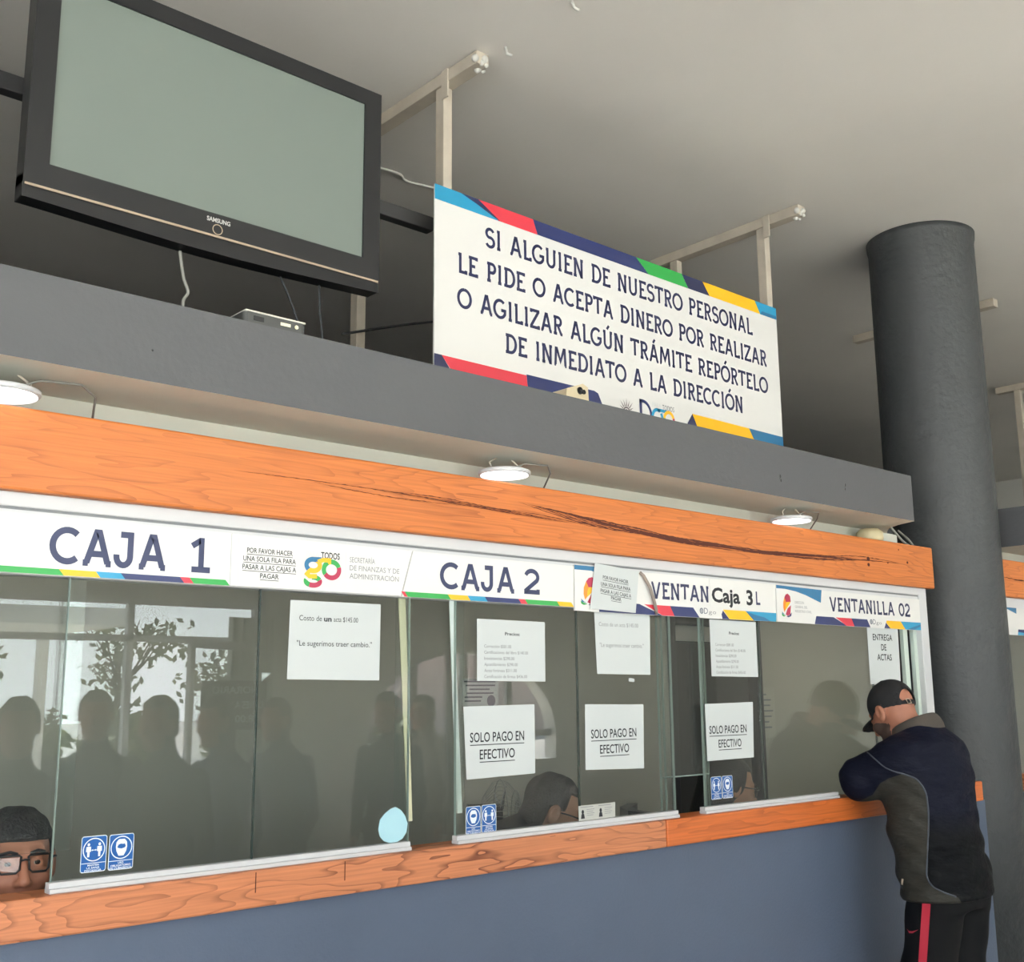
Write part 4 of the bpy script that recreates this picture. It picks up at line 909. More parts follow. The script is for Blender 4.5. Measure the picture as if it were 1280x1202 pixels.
# ================================================================== people
def rotm(yaw, pitch, roll=0):
    """columns: right, forward, up of a head or body that starts facing +Y; yaw turns left, pitch looks up"""
    return np.array(Matrix.Rotation(yaw, 3, 'Z') @ Matrix.Rotation(pitch, 3, 'X') @ Matrix.Rotation(roll, 3, 'Y'))
def s_ell(P, c, r, R=None):
    q = P - np.asarray(c, float)
    if R is not None: q = q @ R
    r = np.asarray(r, float); k0 = np.linalg.norm(q / r, axis=1); k1 = np.linalg.norm(q / (r * r), axis=1)
    return k0 * (k0 - 1) / np.maximum(k1, 1e-9)
def s_cap(P, a, b, ra, rb):
    a = np.asarray(a, float); b = np.asarray(b, float); d = b - a
    t = np.clip(((P - a) @ d) / max(d @ d, 1e-9), 0, 1)
    return np.linalg.norm(P - a - t[:, None] * d, axis=1) - (ra + t * (rb - ra))
def smin(a, b, k):
    h = np.maximum(k - np.abs(a - b), 0) / k
    return np.minimum(a, b) - h * h * k * .25
def smax(a, b, k): return -smin(-a, -b, k)
def torso(P, st, e=2.3):
    """stack of ellipses: rows (z, cx, cy, rx, ry)"""
    st = np.array(sorted(st), float); z = P[:, 2]
    I = [np.interp(z, st[:, 0], st[:, k]) for k in range(1, 5)]
    q = (np.abs((P[:, 0] - I[0]) / I[2]) ** e + np.abs((P[:, 1] - I[1]) / I[3]) ** e) ** (1 / e)
    d = (q - 1) * np.minimum(I[2], I[3])
    return np.maximum(d, np.maximum(st[0, 0] - z, z - st[-1, 0]))
def surfnet(fn, lo, hi, h):
    lo = np.asarray(lo, float); n = np.ceil((np.asarray(hi) - lo) / h).astype(int) + 1
    ax = [lo[i] + h * np.arange(n[i]) for i in range(3)]
    D = np.empty(tuple(n)); B = 4; nb = [int(math.ceil(k / B)) for k in n]        # look closely only at blocks near the surface
    bc = np.stack(np.meshgrid(*[lo[i] + h * (np.arange(nb[i]) * B + (B - 1) / 2) for i in range(3)], indexing='ij'), -1).reshape(-1, 3)
    bd = np.concatenate([fn(bc[i:i + 200000]) for i in range(0, len(bc), 200000)])
    D[:] = np.repeat(np.repeat(np.repeat(bd.reshape(nb), B, 0), B, 1), B, 2)[:n[0], :n[1], :n[2]]
    act = np.abs(bd) < h * B * 1.9 + .012
    bi = np.stack(np.unravel_index(np.flatnonzero(act), nb), 1) * B
    off = np.stack(np.meshgrid(*[np.arange(B)] * 3, indexing='ij'), -1).reshape(-1, 3)
    I_ = (bi[:, None, :] + off[None]).reshape(-1, 3); I_ = I_[np.all(I_ < n, axis=1)]
    for i in range(0, len(I_), 200000):
        J = I_[i:i + 200000]; D[tuple(J.T)] = fn(lo + h * J)
    cn = n - 1; acc = np.zeros(tuple(cn) + (3,)); cnt = np.zeros(tuple(cn)); quads = []
    for a in range(3):
        b, c = (a + 1) % 3, (a + 2) % 3
        s0 = [slice(None)] * 3; s1 = [slice(None)] * 3; s0[a] = slice(0, -1); s1[a] = slice(1, None)
        d0, d1 = D[tuple(s0)], D[tuple(s1)]; idx = np.argwhere((d0 < 0) != (d1 < 0))
        if not len(idx): continue
        v0 = d0[tuple(idx.T)]; v1 = d1[tuple(idx.T)]; t = v0 / (v0 - v1); p = idx.astype(float); p[:, a] += t
        for db in (0, -1):
            for dc in (0, -1):
                q = idx.copy(); q[:, b] += db; q[:, c] += dc
                ok = np.all((q >= 0) & (q < cn), axis=1)
                np.add.at(acc, tuple(q[ok].T), p[ok]); np.add.at(cnt, tuple(q[ok].T), 1)
        ok = (idx[:, b] > 0) & (idx[:, c] > 0) & (idx[:, b] < cn[b]) & (idx[:, c] < cn[c])
        I = idx[ok]; neg = v0[ok] < 0
        def cell(db, dc): q = I.copy(); q[:, b] += db; q[:, c] += dc; return np.ravel_multi_index(tuple(q.T), tuple(cn))
        Q = np.stack([cell(-1, -1), cell(0, -1), cell(0, 0), cell(-1, 0)], 1); Q[~neg] = Q[~neg][:, ::-1]; quads.append(Q)
    Q = np.concatenate(quads); used = np.unique(Q); mp = -np.ones(int(np.prod(cn)), int); mp[used] = np.arange(len(used))
    V = acc.reshape(-1, 3)[used] / cnt.reshape(-1)[used][:, None] * h + lo
    return V, mp[Q]
def relax(V, Q, it=2, k=.5):
    E = np.concatenate([Q[:, [0, 1]], Q[:, [1, 2]], Q[:, [2, 3]], Q[:, [3, 0]]])
    for _ in range(it):
        s = np.zeros_like(V); c = np.zeros(len(V)); np.add.at(s, E[:, 0], V[E[:, 1]]); np.add.at(c, E[:, 0], 1); np.add.at(s, E[:, 1], V[E[:, 0]]); np.add.at(c, E[:, 1], 1)
        V = V * (1 - k) + k * s / c[:, None]
    return V
def sdf_mesh(name, fn, lo, hi, h, mats, parent, pick=None, it=1, attr=None):
    V, Q = surfnet(fn, lo, hi, h); V = relax(V, Q, it)
    mb = MB(); mb.v = [tuple(p) for p in V]; mb.f = [tuple(int(i) for i in q) for q in Q]; mb.sm = [True] * len(Q)
    mb.m = [0] * len(Q) if pick is None else [int(k) for k in pick(V[Q].mean(1))]
    o = mb.build(name, mats, parent)
    if attr is not None:
        for an, vals in attr(V).items():
            at = o.data.attributes.new(an, 'FLOAT', 'POINT'); at.data.foreach_set('value', np.asarray(vals, np.float32))
    return o
def march(fn, o, d, tmax=1.0):
    o = np.asarray(o, float); d = np.asarray(d, float) / np.linalg.norm(d); t = 0
    for _ in range(160):
        v = fn((o + d * t)[None])[0]
        if v < .0006: return o + d * t
        t += max(v * .5, .0006)
        if t > tmax: return None
    return None

def head(P, c, R, jaw=1.0, ears=True, sockets=True):
    """signed distance of a head; c is the point between the ears"""
    q = (P - np.asarray(c)) @ R; X, Y, Z = q.T; m = q.copy(); m[:, 0] = np.abs(m[:, 0])
    d = s_ell(q, (0, -.012, .030), (.076, .096, .090))
    d = smin(d, s_ell(q, (0, .030, -.035), (.060, .062, .086)), .03)
    d = smin(d, s_ell(q, (0, .056, -.098), (.032 * jaw, .030, .026)), .03)
    d = smin(d, s_cap(m, (.046, .012, -.085), (.02, .058, -.103), .020 * jaw, .020), .025)
    d = smin(d, s_ell(m, (.040, .064, -.034), (.024, .024, .022)), .025)
    d = smin(d, s_cap(m, (.012, .088, .024), (.044, .074, .026), .011, .010), .014)
    if sockets: d = smax(d, -s_ell(m, (.032, .100, .004), (.017, .018, .012)), .012)
    if sockets:
        lid = smax(s_ell(m, (.032, .078, .003), (.0165, .0155, .0145)), -s_ell(m, (.032, .096, .002), (.0125, .010, .0042)), .002)
        d = smin(d, lid, .004)
    d = smin(d, s_cap(q, (0, .090, .012), (0, .116, -.036), .008, .0135), .012)
    d = smin(d, s_ell(m, (.012, .100, -.041), (.0085, .011, .008)), .008)
    d = smin(d, s_cap(m, (0, .096, -.066), (.018, .086, -.068), .0065, .004), .006)
    d = smin(d, s_cap(m, (0, .093, -.077), (.015, .086, -.075), .0075, .005), .006)
    if ears:
        e = s_ell(m, (.084, -.011, -.006), (.012, .024, .036)); e = smax(e, -s_ell(m, (.098, -.006, -.003), (.013, .0145, .024)), .003)
        d = smin(d, e, .008)
    return d, q

M_skin = mat('warm_brown_skin', '#a8715a', 0.55, noise=.05, nscale=40)
M_skin2 = mat('tan_skin', '#a77c64', 0.55, noise=.04, nscale=40)
M_stubble = mat('dark_stubble', '#4b3a33', 0.8)
M_hair = mat('black_hair', '#131214', 0.55, bump=.5, bscale=150)
M_cap = mat('black_cotton', '#1c1d1f', 0.85, bump=.1, bscale=250)
M_eyew = mat('eye_white', '#8f877e', 0.25)
M_eyed = mat('eye_iris', '#231812', 0.15)
M_trouser = mat('black_track_trousers', '#0f1012', 0.7, spec=.2, noise=.1, nscale=20)
M_piping = mat('slate_piping', '#454b55', 0.5)
M_collar = mat('brown_grey_collar', '#4d4741', 0.9, bump=.3, bscale=200)

def jacket_material():
    m = bpy.data.materials.new('navy_and_grey_jacket'); m.use_nodes = True; n = m.node_tree; p = n.nodes['Principled BSDF']
    a = n.nodes.new('ShaderNodeAttribute'); a.attribute_name = 'panel'
    g = n.nodes.new('ShaderNodeMath'); g.operation = 'GREATER_THAN'; g.inputs[1].default_value = 0; n.links.new(a.outputs['Fac'], g.inputs[0])
    b = n.nodes.new('ShaderNodeAttribute'); b.attribute_name = 'lower'
    g2 = n.nodes.new('ShaderNodeMapRange'); g2.inputs['From Min'].default_value = -.05; g2.inputs['From Max'].default_value = .05; n.links.new(b.outputs['Fac'], g2.inputs['Value'])
    k = n.nodes.new('ShaderNodeMix'); k.data_type = 'RGBA'; k.inputs[6].default_value = hexc('#121524'); k.inputs[7].default_value = hexc('#0b0d10'); n.links.new(g2.outputs[0], k.inputs[0])
    k2 = n.nodes.new('ShaderNodeMix'); k2.data_type = 'RGBA'; n.links.new(k.outputs[2], k2.inputs[6]); k2.inputs[7].default_value = hexc('#393833'); n.links.new(g.outputs[0], k2.inputs[0])
    n.links.new(k2.outputs[2], p.inputs['Base Color']); p.inputs['Roughness'].default_value = .6; p.inputs['Specular IOR Level'].default_value = .12
    t = n.nodes.new('ShaderNodeTexCoord'); x = n.nodes.new('ShaderNodeTexNoise'); x.inputs['Scale'].default_value = 14; x.inputs['Detail'].default_value = 4
    mp = n.nodes.new('ShaderNodeMapping'); mp.inputs['Scale'].default_value = (1, 1, 2.2); n.links.new(t.outputs['Object'], mp.inputs[0]); n.links.new(mp.outputs[0], x.inputs['Vector'])
    bp = n.nodes.new('ShaderNodeBump'); bp.inputs['Strength'].default_value = .5; bp.inputs['Distance'].default_value = .02; n.links.new(x.outputs['Fac'], bp.inputs['Height']); n.links.new(bp.outputs[0], p.inputs['Normal'])
    return m

def finger(P, base, dirs, L, r):
    p = np.asarray(base, float); d = None
    for v, l in zip(dirs, L):
        v = np.asarray(v, float); v = v / np.linalg.norm(v); q = p + v * l; s = s_cap(P, p, q, r, r * .9); d = s if d is None else smin(d, s, .004); p = q; r *= .92
    return d

# ---------------------------------------------------------------- the man in the cap at the counter
def build_customer():
    MX = 4.30
    t = thing('person', 'man in black cap, navy jacket and black trousers leaning on the counter by the pillar', 'person', (MX, 2.36, 0))
    hc = np.array([4.300, 2.480, 1.452]); HR = rotm(math.radians(-13), math.radians(-27))
    def stance(P):
        d, q = head(P, hc, HR)
        nk = s_cap(P, hc + HR @ np.array([0, -.035, -.045]), (MX, 2.375, 1.34), .058, .066)
        d = smin(d, nk, .03)
        return d, q
    # trunk, arms and legs of the body itself, all one surface
    SL, EL, WL = np.array([4.13, 2.400, 1.270]), np.array([4.115, 2.535, 1.194]), np.array([4.36, 2.590, 1.172])
    SR, ER, WR = np.array([4.47, 2.400, 1.270]), np.array([4.53, 2.535, 1.188]), np.array([4.33, 2.60, 1.205])
    legs = [((4.21, 2.285, .84), (4.210, 2.353, .48), (4.205, 2.33, .10)), ((4.40, 2.28, .84), (4.40, 2.333, .48), (4.41, 2.27, .10))]
    def hand(P, w, sx_):
        pd = np.array([sx_, .25, -.06]); pd /= np.linalg.norm(pd); pc = w + pd * .045
        d = s_cap(P, w, w + pd * .07, .026, .032)
        side = np.array([-.25 * sx_, .95, 0]); side /= np.linalg.norm(side)
        for k in range(4):
            b = w + pd * .075 + side * (.021 - .014 * k) + np.array([0, 0, .004])
            d = smin(d, finger(P, b, [pd, pd * .8 + np.array([0, 0, -.5]), pd * .3 + np.array([0, 0, -.9])], [(.036, .040, .038, .030)[k], .024, .019], .0085), .005)
        d = smin(d, finger(P, w + pd * .02 + side * .025, [pd * .6 + side * .7, pd * .9 + side * .2], [.034, .028], .0095), .006)
        return d
    def body(P):
        d, q = stance(P)
        d = smin(d, torso(P, [(.80, MX, 2.30, .155, .115), (.95, MX, 2.33, .145, .11), (1.12, MX, 2.36, .155, .11), (1.27, MX, 2.37, .17, .115), (1.36, MX, 2.375, .09, .07)]), .03)
        for s, e, w in ((SL, EL, WL), (SR, ER, WR)):
            d = smin(d, s_cap(P, s, e, .05, .04), .03); d = smin(d, s_cap(P, e, w, .04, .028), .02)
        d = smin(d, hand(P, WL, 1), .012); d = smin(d, hand(P, WR, -1), .012)
        for a, b, c in legs:
            d = smin(d, s_cap(P, a, b, .085, .055), .03); d = smin(d, s_cap(P, b, c, .055, .035), .02)
        return d
    def pick(C):
        q = (C - hc) @ HR; X, Y, Z = q.T
        beard = (Y > -.012 - .25 * (Z + .05)) & (Z < -.020 - .6 * np.clip(.045 - Y, 0, .05)) & (Z > -.16) & (np.linalg.norm(q, axis=1) < .19) & ~((Z > -.055) & (Y > .075)) & (np.abs(X) < .072)
        return np.where(beard, 1, 0)
    # fine surface for head, neck and hands; the covered body coarser
    def hb(P): return body(P)
    V1 = sdf_mesh('body', hb, (4.02, 2.10, .05), (4.62, 2.74, 1.62), .005, [M_skin, M_stubble], t, pick, 1)
    for s in (-1, 1):
        p = hc + HR @ np.array([.032 * s, .078, .004]); e = MB().sphere(p, .0130, 14, 10, 0); fwd = HR[:, 1]
        e.sphere(p + fwd * .0085, .0062, 10, 8, 1); e.build('eye', [M_eyew, M_eyed], t)
    # trousers
    def tro(P):
        d = torso(P, [(.72, MX, 2.295, .165, .120), (.82, MX, 2.30, .165, .122), (.94, MX, 2.32, .155, .115)])
        for a, b, c in legs:
            d = smin(d, s_cap(P, a, b, .108, .098), .03); d = smin(d, s_cap(P, b, c, .098, .088), .03)
        d = d + .004 * np.sin(30 * P[:, 2] + 9 * P[:, 0]) * np.sin(23 * P[:, 1] + 8 * P[:, 2])
        return smax(d, .07 - P[:, 2], .01)
    tr = sdf_mesh('trousers', tro, (4.02, 2.10, .05), (4.62, 2.56, .95), .0095, M_trouser, t, None, 1)
    st = MB(); L, R_ = [], []
    vd = np.array([.870, .4836, -.0954])
    for i in range(40):
        z = .80 - (.80 - .12) * i / 39
        yc = np.interp(z, [.1, .537, .645, .754], [2.30, 2.326, 2.309, 2.292])
        for s, lst in ((-.017, L), (.017, R_)):
            b = np.array([4.12, yc + s, z]) - vd * .3; p = march(tro, b, vd)
            lst.append(None if p is None else p - vd * .003)
    pr = [(a, b) for a, b in zip(L, R_) if a is not None and b is not None]
    st.add([c for ab in pr for c in ab], [(2 * i, 2 * i + 1, 2 * i + 3, 2 * i + 2) for i in range(len(pr) - 1)], 0, True)
    sp_ = tag(st.build('side_stripe', mat('red_stripe', '#c22a40', 0.6), tr), 'red stripe down the side of the black trousers')
    sw = MB(); pts = [(2.382, .648), (2.373, .642), (2.360, .643), (2.333, .653), (2.358, .6365), (2.372, .634)]
    q_ = [march(tro, np.array([4.12, y, z]) - vd * .3, vd) for y, z in pts]
    if all(p is not None for p in q_): sw.add([p - vd * .003 for p in q_], [tuple(range(6))]); sw.build('tick_mark', mat('red_tick', '#b03040', 0.6), tr)
    for a, b, c in legs:
        x, y, _ = c
        def shoe(P, x=x, y=y):
            d = smin(s_cap(P, (x, y - .05, .055), (x, y + .15, .045), .045, .040), s_cap(P, (x, y - .02, .06), (x, y - .02, .11), .045, .045), .03)
            return np.maximum(d, .012 - P[:, 2])
        so = sdf_mesh('shoe', shoe, (x - .08, y - .13, 0), (x + .08, y + .24, .18), .008, M_black, t)
        MB().prism_z([(x - .042, y - .09), (x + .042, y - .09), (x + .048, y + .10), (x + .03, y + .19), (x - .03, y + .19), (x - .048, y + .10)], .001, .018).build('sole', mat('grey_rubber', '#5c5c5c', .7), so)
    # jacket
    ST = [(.70, MX, 2.292, .200, .146), (.76, MX, 2.298, .208, .152), (.86, MX, 2.312, .208, .152), (1.00, MX, 2.336, .210, .154), (1.12, MX, 2.346, .212, .156), (1.22, MX, 2.350, .214, .158), (1.29, MX, 2.350, .206, .152), (1.34, MX, 2.352, .175, .136), (1.385, MX, 2.362, .115, .104), (1.42, MX, 2.37, .085, .085)]
    def jk(P):
        z = P[:, 2]
        d = torso(P, ST, 2.2)
        d = smin(d, s_cap(P, SL + np.array([.02, -.02, .005]), EL, .090, .078), .05); d = smin(d, s_cap(P, EL, WL, .074, .055), .035)
        d = smin(d, s_cap(P, SR + np.array([-.02, -.02, .005]), ER, .090, .078), .05); d = smin(d, s_cap(P, ER, WR, .074, .055), .035)
        f = .0045 * np.sin(46 * z + 10 * P[:, 1] + 5 * P[:, 0] + 2 * np.sin(11 * P[:, 1])) * np.clip((1.25 - z) * 4, .25, 1) + .003 * np.sin(27 * P[:, 1] + 33 * z) + .002 * np.sin(80 * z - 45 * P[:, 1] + 3 * np.sin(20 * P[:, 0]))
        d = d + f * .8 - .006 * np.exp(-((z - .768) / .018) ** 2)
        d = smax(d, (z - (1.400 - .55 * (P[:, 1] - 2.36))), .012)
        hem = .722 + .10 * (2.32 - P[:, 1]) * -1 * 0 + .0
        d = smax(d, .752 + .06 * (2.3 - P[:, 1]) - z, .012)
        return smax(d, -s_cap(P, (MX, 2.36, 1.34), (MX, 2.40, 1.50), .072, .082), .01)
    VD = np.array([.870, .4836, -.0954])
    # side panel outline, seen square to the man's left side: (y, z)
    PAN = [(2.535, 1.111), (2.476, 1.139), (2.439, 1.184), (2.40, 1.205), (2.339, 1.225), (2.286, 1.211), (2.262, 1.185), (2.248, 1.157), (2.245, 1.10), (2.247, 1.054), (2.260, .951), (2.273, .859), (2.265, .835), (2.246, .816), (2.20, .800), (2.149, .787), (2.10, .70), (2.10, .55), (2.80, .55), (2.80, 1.085), (2.56, 1.10)]
    def side_yz(V):       # where the line of sight square to the side meets the plane x = 4.10
        k = (4.10 - V[:, 0]) / VD[0]; return V[:, 1] + VD[1] * k, V[:, 2] + VD[2] * k
    def poly_sd(y, z):
        n = len(PAN); d = np.full(len(y), 1e9); ins = np.zeros(len(y), bool)
        for i in range(n):
            (ay, az), (by, bz) = PAN[i], PAN[(i + 1) % n]; ey, ez = by - ay, bz - az
            tt = np.clip(((y - ay) * ey + (z - az) * ez) / (ey * ey + ez * ez), 0, 1)
            d = np.minimum(d, np.hypot(y - ay - tt * ey, z - az - tt * ez))
            c = ((az > z) != (bz > z)) & (y < (by - ay) * (z - az) / (bz - az + 1e-12) + ay); ins ^= c
        return np.where(ins, d, -d)
    def attr(V):
        y, z = side_yz(V); s = poly_sd(y, z); front = V[:, 0] > 4.34
        return {'panel': np.where(front, -abs(s) - .01, s), 'lower': 1.06 - V[:, 2] + .15 * (V[:, 1] - 2.3)}
    jo = sdf_mesh('jacket', jk, (3.98, 2.08, .68), (4.66, 2.74, 1.46), .0072, jacket_material(), t, None, 1, attr)
    def piping(path, r, name='piping', m=None):
        pts = []
        for i in range(len(path) - 1):
            for k in range(5):
                f = k / 5; y = path[i][0] * (1 - f) + path[i + 1][0] * f; z = path[i][1] * (1 - f) + path[i + 1][1] * f
                p = march(jk, np.array([4.10, y, z]) - VD * .35, VD, .9)
                if p is not None: pts.append(p)
        if len(pts) > 3:
            a = np.array(pts)
            for _ in range(2): a[1:-1] = (a[:-2] + a[2:] + 2 * a[1:-1]) / 4
            MB().tube([tuple(p) for p in a], r, 6).build(name, m or M_piping, jo)
    piping([(2.496, 1.309), (2.455, 1.275), (2.412, 1.243), (2.375, 1.231)] + PAN[4:16], .0030)
    # collar
    cl = MB(); n = 40; rings = []
    ax = np.array([0, .42, .90]); ax /= np.linalg.norm(ax); ux = np.array([1., 0, 0]); uy = np.cross(ax, ux)
    c0 = np.array([MX, 2.372, 1.372])
    prof = [(.098, -.030), (.104, .0), (.101, .030), (.090, .052), (.080, .050), (.082, .02), (.080, -.02)]
    vs = []
    for k in range(n):
        a = math.radians(115 + 310 * k / (n - 1))
        for r, hh in prof:
            vs.append(c0 + ux * (r * math.cos(a)) + uy * (-r * 1.06 * math.sin(a)) * -1 + ax * hh)
    m_ = len(prof); fs = [(k * m_ + i, (k + 1) * m_ + i, (k + 1) * m_ + (i + 1) % m_, k * m_ + (i + 1) % m_) for k in range(n - 1) for i in range(m_)] + [tuple(range(m_)), tuple(range(n * m_ - 1, (n - 1) * m_ - 1, -1))]
    cl.add(vs, fs, 0, True); co = cl.build('collar', M_collar, jo); sb = co.modifiers.new('s', 'SUBSURF'); sb.levels = 1; sb.render_levels = 1
    za = march(jk, np.array([4.10, 2.373, .833]) - VD * .35, VD, .9)
    if za is not None: MB().tube([tuple(za - VD * .004), tuple(za - VD * .006 + np.array([0, .004, -.022]))], .004, 8).build('zip_pull', M_silver, jo)
    # cap
    def cp(P):
        q = (P - hc) @ HR; X, Y, Z = q.T
        s = s_ell(q, (0, -.012, .036), (.087, .106, .099)); d = np.maximum(s, -s_ell(q, (0, -.012, .034), (.081, .100, .093)))
        low = .012 + .24 * np.minimum(Y, 0) - .14 * np.maximum(Y - .015, 0)
        d = smax(d, low - Z, .004)
        hole = np.hypot(X, (Z - .012)) - .040
        d = smax(d, -np.maximum(np.maximum(hole, Y + .05), .010 - Z), .004)
        # peak
        yb_ = .085; pz = .016 - 2.0 * (Y - .08) ** 2 - .12 * (Y - .08) - 3.5 * X ** 2
        pk = np.maximum(np.abs(Z - pz) - .0028, np.maximum(((X / .080) ** 2 + ((Y - .075) / .090) ** 2) ** .5 * .080 - .080, .06 - Y))
        d = smin(d, pk, .004)
        d = smin(d, s_ell(q, (0, -.012, .137), (.010, .010, .005)), .003)
        for k in range(6):
            a = 2 * PI * k / 6 + .2; d = smax(d, -(np.abs(X * math.sin(a) - (Y + .012) * math.cos(a)) * 1 + np.abs(s) * .6 + (X * math.cos(a) + (Y + .012) * math.sin(a) < 0) * 1 - .0012), .002)
        return d
    co = sdf_mesh('cap', cp, hc - .24, hc + .24, .0042, M_cap, t, None, 3)
    bu = MB(); c = hc + HR @ np.array([-.022, -.114, -.005]); A = [c + HR @ np.array(v) for v in ((-.009, -.004, -.010), (.009, -.006, -.010), (.009, -.006, .010), (-.009, -.004, .010))]
    bu.tube([tuple(p) for p in A], .002, 6, closed=True); bu.build('buckle', M_silver, co)
    return t
build_customer()

# ---------------------------------------------------------------- seated clerks and standing visitors
def figure(label, hc, yaw, pitch, shirt, skin, hair, base, seat=False, h=.007, glasses=None, stand=None, lean=(0, 0), bodyyaw=None, arms=True, hairfn=None, group=None, fine=True, bald=0.0, reach=1.0):
    t = thing('person', label, 'person', base, group)
    hc = np.array(hc, float); R = rotm(yaw, pitch); by = yaw if bodyyaw is None else bodyyaw; B = rotm(by, 0)
    nb = hc + R @ np.array([0, -.03, -.08]) ; cb = hc + B @ np.array([0, -.07 - lean[0], -.30 + lean[1]])
    ft = -cb[2] + .042
    def loc(P): return (P - cb) @ B
    def bodyf(P):
        d, q = head(P, hc, R, sockets=True)
        d = smin(d, s_cap(P, hc + R @ np.array([0, -.03, -.05]), cb + B @ np.array([0, -.0, .11]), .054, .062), .03)
        l = loc(P)
        zl = -.40 if seat else -.46
        d = smin(d, torso(l, [(zl, 0, 0, .165, .12), (zl * .6, 0, 0, .155, .115), (-.10, 0, 0, .175, .12), (.03, 0, 0, .175, .11), (.10, 0, 0, .12, .085), (.135, 0, 0, .06, .055)]), .04)
        m = l.copy(); m[:, 0] = np.abs(m[:, 0])
        if arms:
            if seat: d = smin(d, s_cap(m, (.185, 0, .03), (.22, .07, -.24), .062, .05), .03); d = smin(d, s_cap(m, (.22, .07, -.24), (.12, .07 + .21 * reach, -.28), .048, .032), .02); d = smin(d, s_ell(m, (.10, .07 + .26 * reach, -.285), (.035, .05, .02)), .02)
            else:
                d = smin(d, s_cap(m, (.185, 0, .03), (.235, -.01, -.27), .058, .045), .03); d = smin(d, s_cap(m, (.235, -.01, -.27), (.21, .10, -.50), .043, .030), .02); d = smin(d, s_ell(m, (.205, .13, -.565), (.02, .032, .055)), .02)
        if not seat:
            zk, zf = -.44 + (ft + .44) * .53, ft + .006; d = smin(d, s_cap(m, (.09, 0, -.44), (.10, .015, zk), .092, .062), .04); d = smin(d, s_cap(m, (.10, .015, zk), (.105, -.01, zf), .062, .045), .02); d = smin(d, s_cap(m, (.105, -.03, zf + .004), (.115, .12, zf - .006), .042, .034), .02)
        else:
            d = smin(d, s_cap(m, (.09, .0, -.33), (.11, .05 + .15 * min(1, reach * 2.5), -.33), .08, .075), .04)
        return d
    def pick(C):
        q = (C - hc) @ R; l = loc(C); sk = (np.linalg.norm(q - np.array([0, .02, -.02]), axis=1) < .155) & (l[:, 2] > .10) & (q[:, 2] > -.125) & ~((q[:, 1] < .03) & (q[:, 2] < -.062)) & ~((q[:, 1] < -.035) & (q[:, 2] < -.02)); hands = (np.linalg.norm(np.stack([np.abs(l[:, 0]) - (.10 if seat else .205), l[:, 1] - (.07 + .26 * reach if seat else .13), l[:, 2] + (.285 if seat else .565)], 1), axis=1) < (.07 if seat else .075))
        return np.where(sk | hands, 0, np.where((l[:, 2] < -.42) & (not seat), 2, 1))
    lo = np.minimum(hc - .18, cb + np.array([-.38, -.38, -.70 if seat else -1.30])); hi = np.maximum(hc + .19, cb + np.array([.38, .38, .18]))
    sdf_mesh('body', bodyf, lo, hi, h, [skin, shirt, M_trouser], t, pick, 1)
    def hf(P):
        q = (P - hc) @ R; X, Y, Z = q.T
        s = s_ell(q, (0, -.014, .034), (.086, .106, .098)) + .0035 * np.sin(90 * X + 40 * Z) * np.sin(70 * Y)
        s = smin(s, s_ell(q, (0, -.058, -.045), (.068, .056, .055)), .03)
        face = np.maximum(Y - .055 + .25 * (Z - .02) * -1 * 0, Z - .085 + bald)         # hairline
        cut = np.maximum(.028 - Y, Z - (.078 - bald)); s = smax(s, -np.maximum(cut, -.5), .01)
        s = smax(s, -np.maximum(np.maximum(-.028 - Y, Z - .012), -.5), .008)             # clear of face and ears
        return smax(s, -.105 - Z, .01) if hairfn is None else hairfn(q, s)
    if hair is not None: sdf_mesh('hair', hf, hc - .24, hc + .2, max(.0055, h * .7), hair, t, None, 1)
    if fine:
        for s in (-1, 1):
            p = hc + R @ np.array([.032 * s, .079, .004]); e = MB().sphere(p, (.0135, .0130, .0088), 14, 10, 0); e.sphere(p + R[:, 1] * .0064, (.0082, .0076, .0074), 12, 8, 1); e.build('eye', [M_eyew, M_eyed], t)
            b = MB().tube([hc + R @ np.array([s * a, y_, z_]) for a, y_, z_ in ((.014, .099, .024), (.030, .096, .030), (.048, .080, .025))], .0042, 6); b.build('eyebrow', M_hair, t)
    if glasses:
        g = MB(); U = lambda x, y_, z: hc + R @ np.array([x, y_, z])
        for s in (-1, 1):
            pts = [(.008, .019), (.012, .0215), (.052, .0215), (.0565, .018), (.054, -.010), (.048, -.0165), (.018, -.0165), (.011, -.010)]
            g.tube([U(s * a, .110 - 3.2 * a * a, z) for a, z in pts], .0027, 6, closed=True)
            g.tube([U(s * .056, .101, .014), U(s * .073, .085, .014), U(s * .079, .03, .010), U(s * .081, -.005, .004)], .0028, 6)
        g.tube([U(-.009, .1105, .010), U(0, .1135, .0125), U(.009, .1105, .010)], .0026, 6)
        go = g.build('glasses', M_black, t)
        for s in (-1, 1):
            MB().add([U(s * a, .110 - 3.2 * a * a, z) for a, z in [(.011, .018), (.052, .018), (.054, .012), (.051, -.009), (.046, -.0145), (.019, -.0145), (.013, -.009)]], [tuple(range(7))]).build('lens', M_glassB, go)
    return t

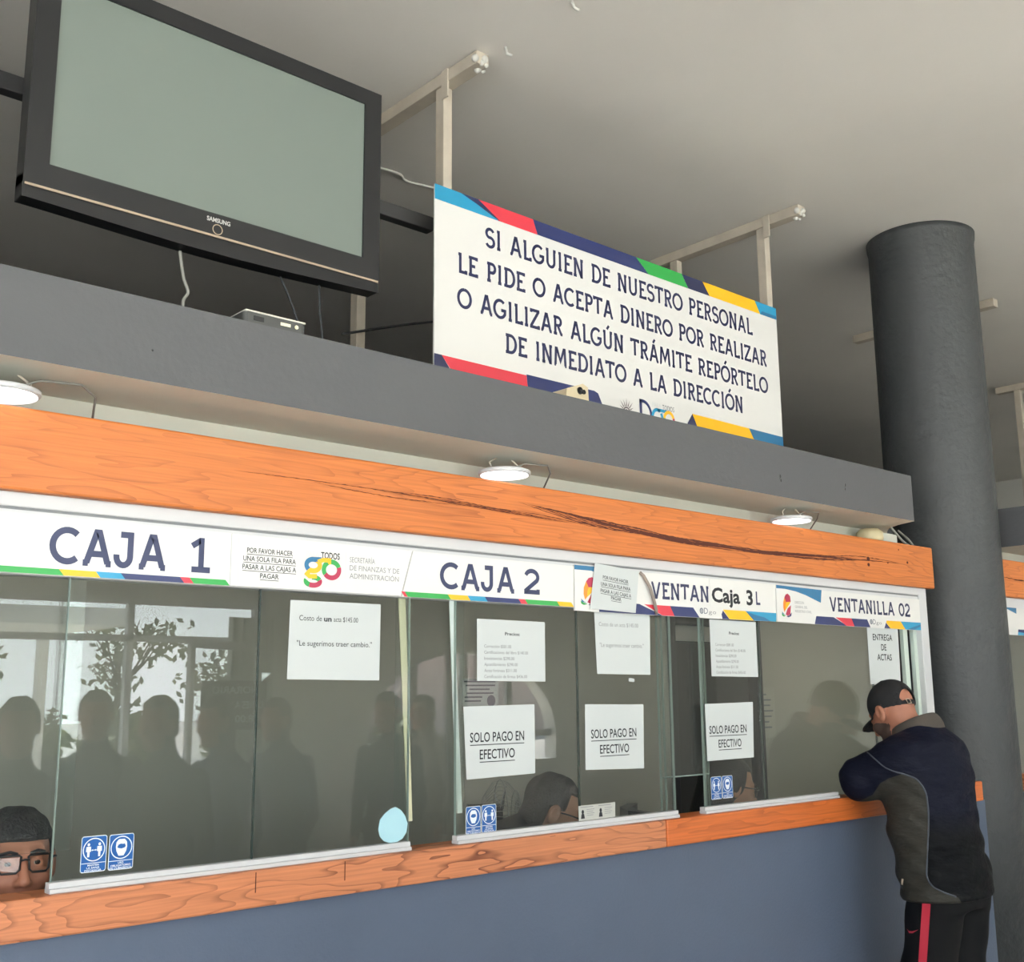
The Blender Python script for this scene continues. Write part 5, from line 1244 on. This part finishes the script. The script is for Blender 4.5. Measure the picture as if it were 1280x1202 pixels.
M_blackcloth = mat('black_cloth', '#16171a', .8); M_greycloth = mat('grey_cloth', '#50545a', .8); M_bluecloth = mat('blue_cloth', '#33405a', .8); M_tancloth = mat('tan_cloth', '#8a7c6c', .8); M_whitecloth = mat('pale_cloth', '#b9b4aa', .8)
figure('man with black hair bent over his desk behind the CAJA 2 glass', (2.868, 3.02, 1.128), math.radians(-122), math.radians(-24), M_blackcloth, M_skin2, M_hair, (2.7, 3.0, 0), True, .005, 'g', lean=(.12, .10), reach=.4)
def longhair(q, s):
    X, Y, Z = q.T
    d = s_ell(q, (0, -.02, .034), (.088, .108, .098)); d = smin(d, s_cap(q, (0, -.075, .02), (0, -.10, -.16), .07, .06), .04)
    d = smin(d, s_cap(np.stack([np.abs(X), Y, Z], 1), (.062, -.02, .02), (.066, -.05, -.14), .03, .028), .03)
    return smax(d, -np.maximum(.034 - Y, Z - .075), .01)
figure('woman with dark hair and glasses sitting behind the rightmost notice', (3.915, 3.03, 1.150), math.radians(-120), math.radians(-14), M_blackcloth, M_skin2, M_hair, (3.72, 3.15, 0), True, .005, 'g', hairfn=longhair, lean=(.05, .03), reach=.1)
figure('man with thick black glasses peering out at the far left window', (0.958, 2.870, 1.160), math.radians(172), math.radians(4), M_blackcloth, M_skin, M_hair, (1.0, 3.0, 0), True, .0045, 'g', bald=.028, reach=.0, lean=(.06, 0))

vis = [((2.37, 0.0, 1.42), 60, M_blackcloth, M_hair), ((2.32, -.65, 1.45), 30, M_greycloth, M_hair), ((2.86, -.38, 1.41), 75, M_bluecloth, M_hair), ((1.67, .2, 1.42), 20, M_blackcloth, M_hair), ((3.58, -1.0, 1.40), 70, M_greycloth, M_hair), ((4.35, -.9, 1.43), 60, M_blackcloth, M_hair), ((5.2, -1.6, 1.41), 80, M_tancloth, M_hair)]
vl = ['visitor in black nearest the glass, waiting behind the viewer', 'visitor in a grey jacket waiting behind the viewer', 'visitor in a blue jacket waiting behind the viewer', 'visitor in black standing closest behind the viewer', 'visitor in a grey jacket further along the queue', 'tall visitor in black further along the queue', 'visitor in a tan jacket at the end of the queue']
for (c, a, sh, hr), lb in zip(vis, vl):
    k = c[2] - 1.60
    figure(lb, c, math.radians(a), math.radians(-8), sh, M_skin, hr, (c[0], c[1], 0), False, .013, None, group='visitors queueing behind the viewer', fine=False, hairfn=longhair if lb[11:14] in ('in ', ' in') and 'jacket' in lb else None)
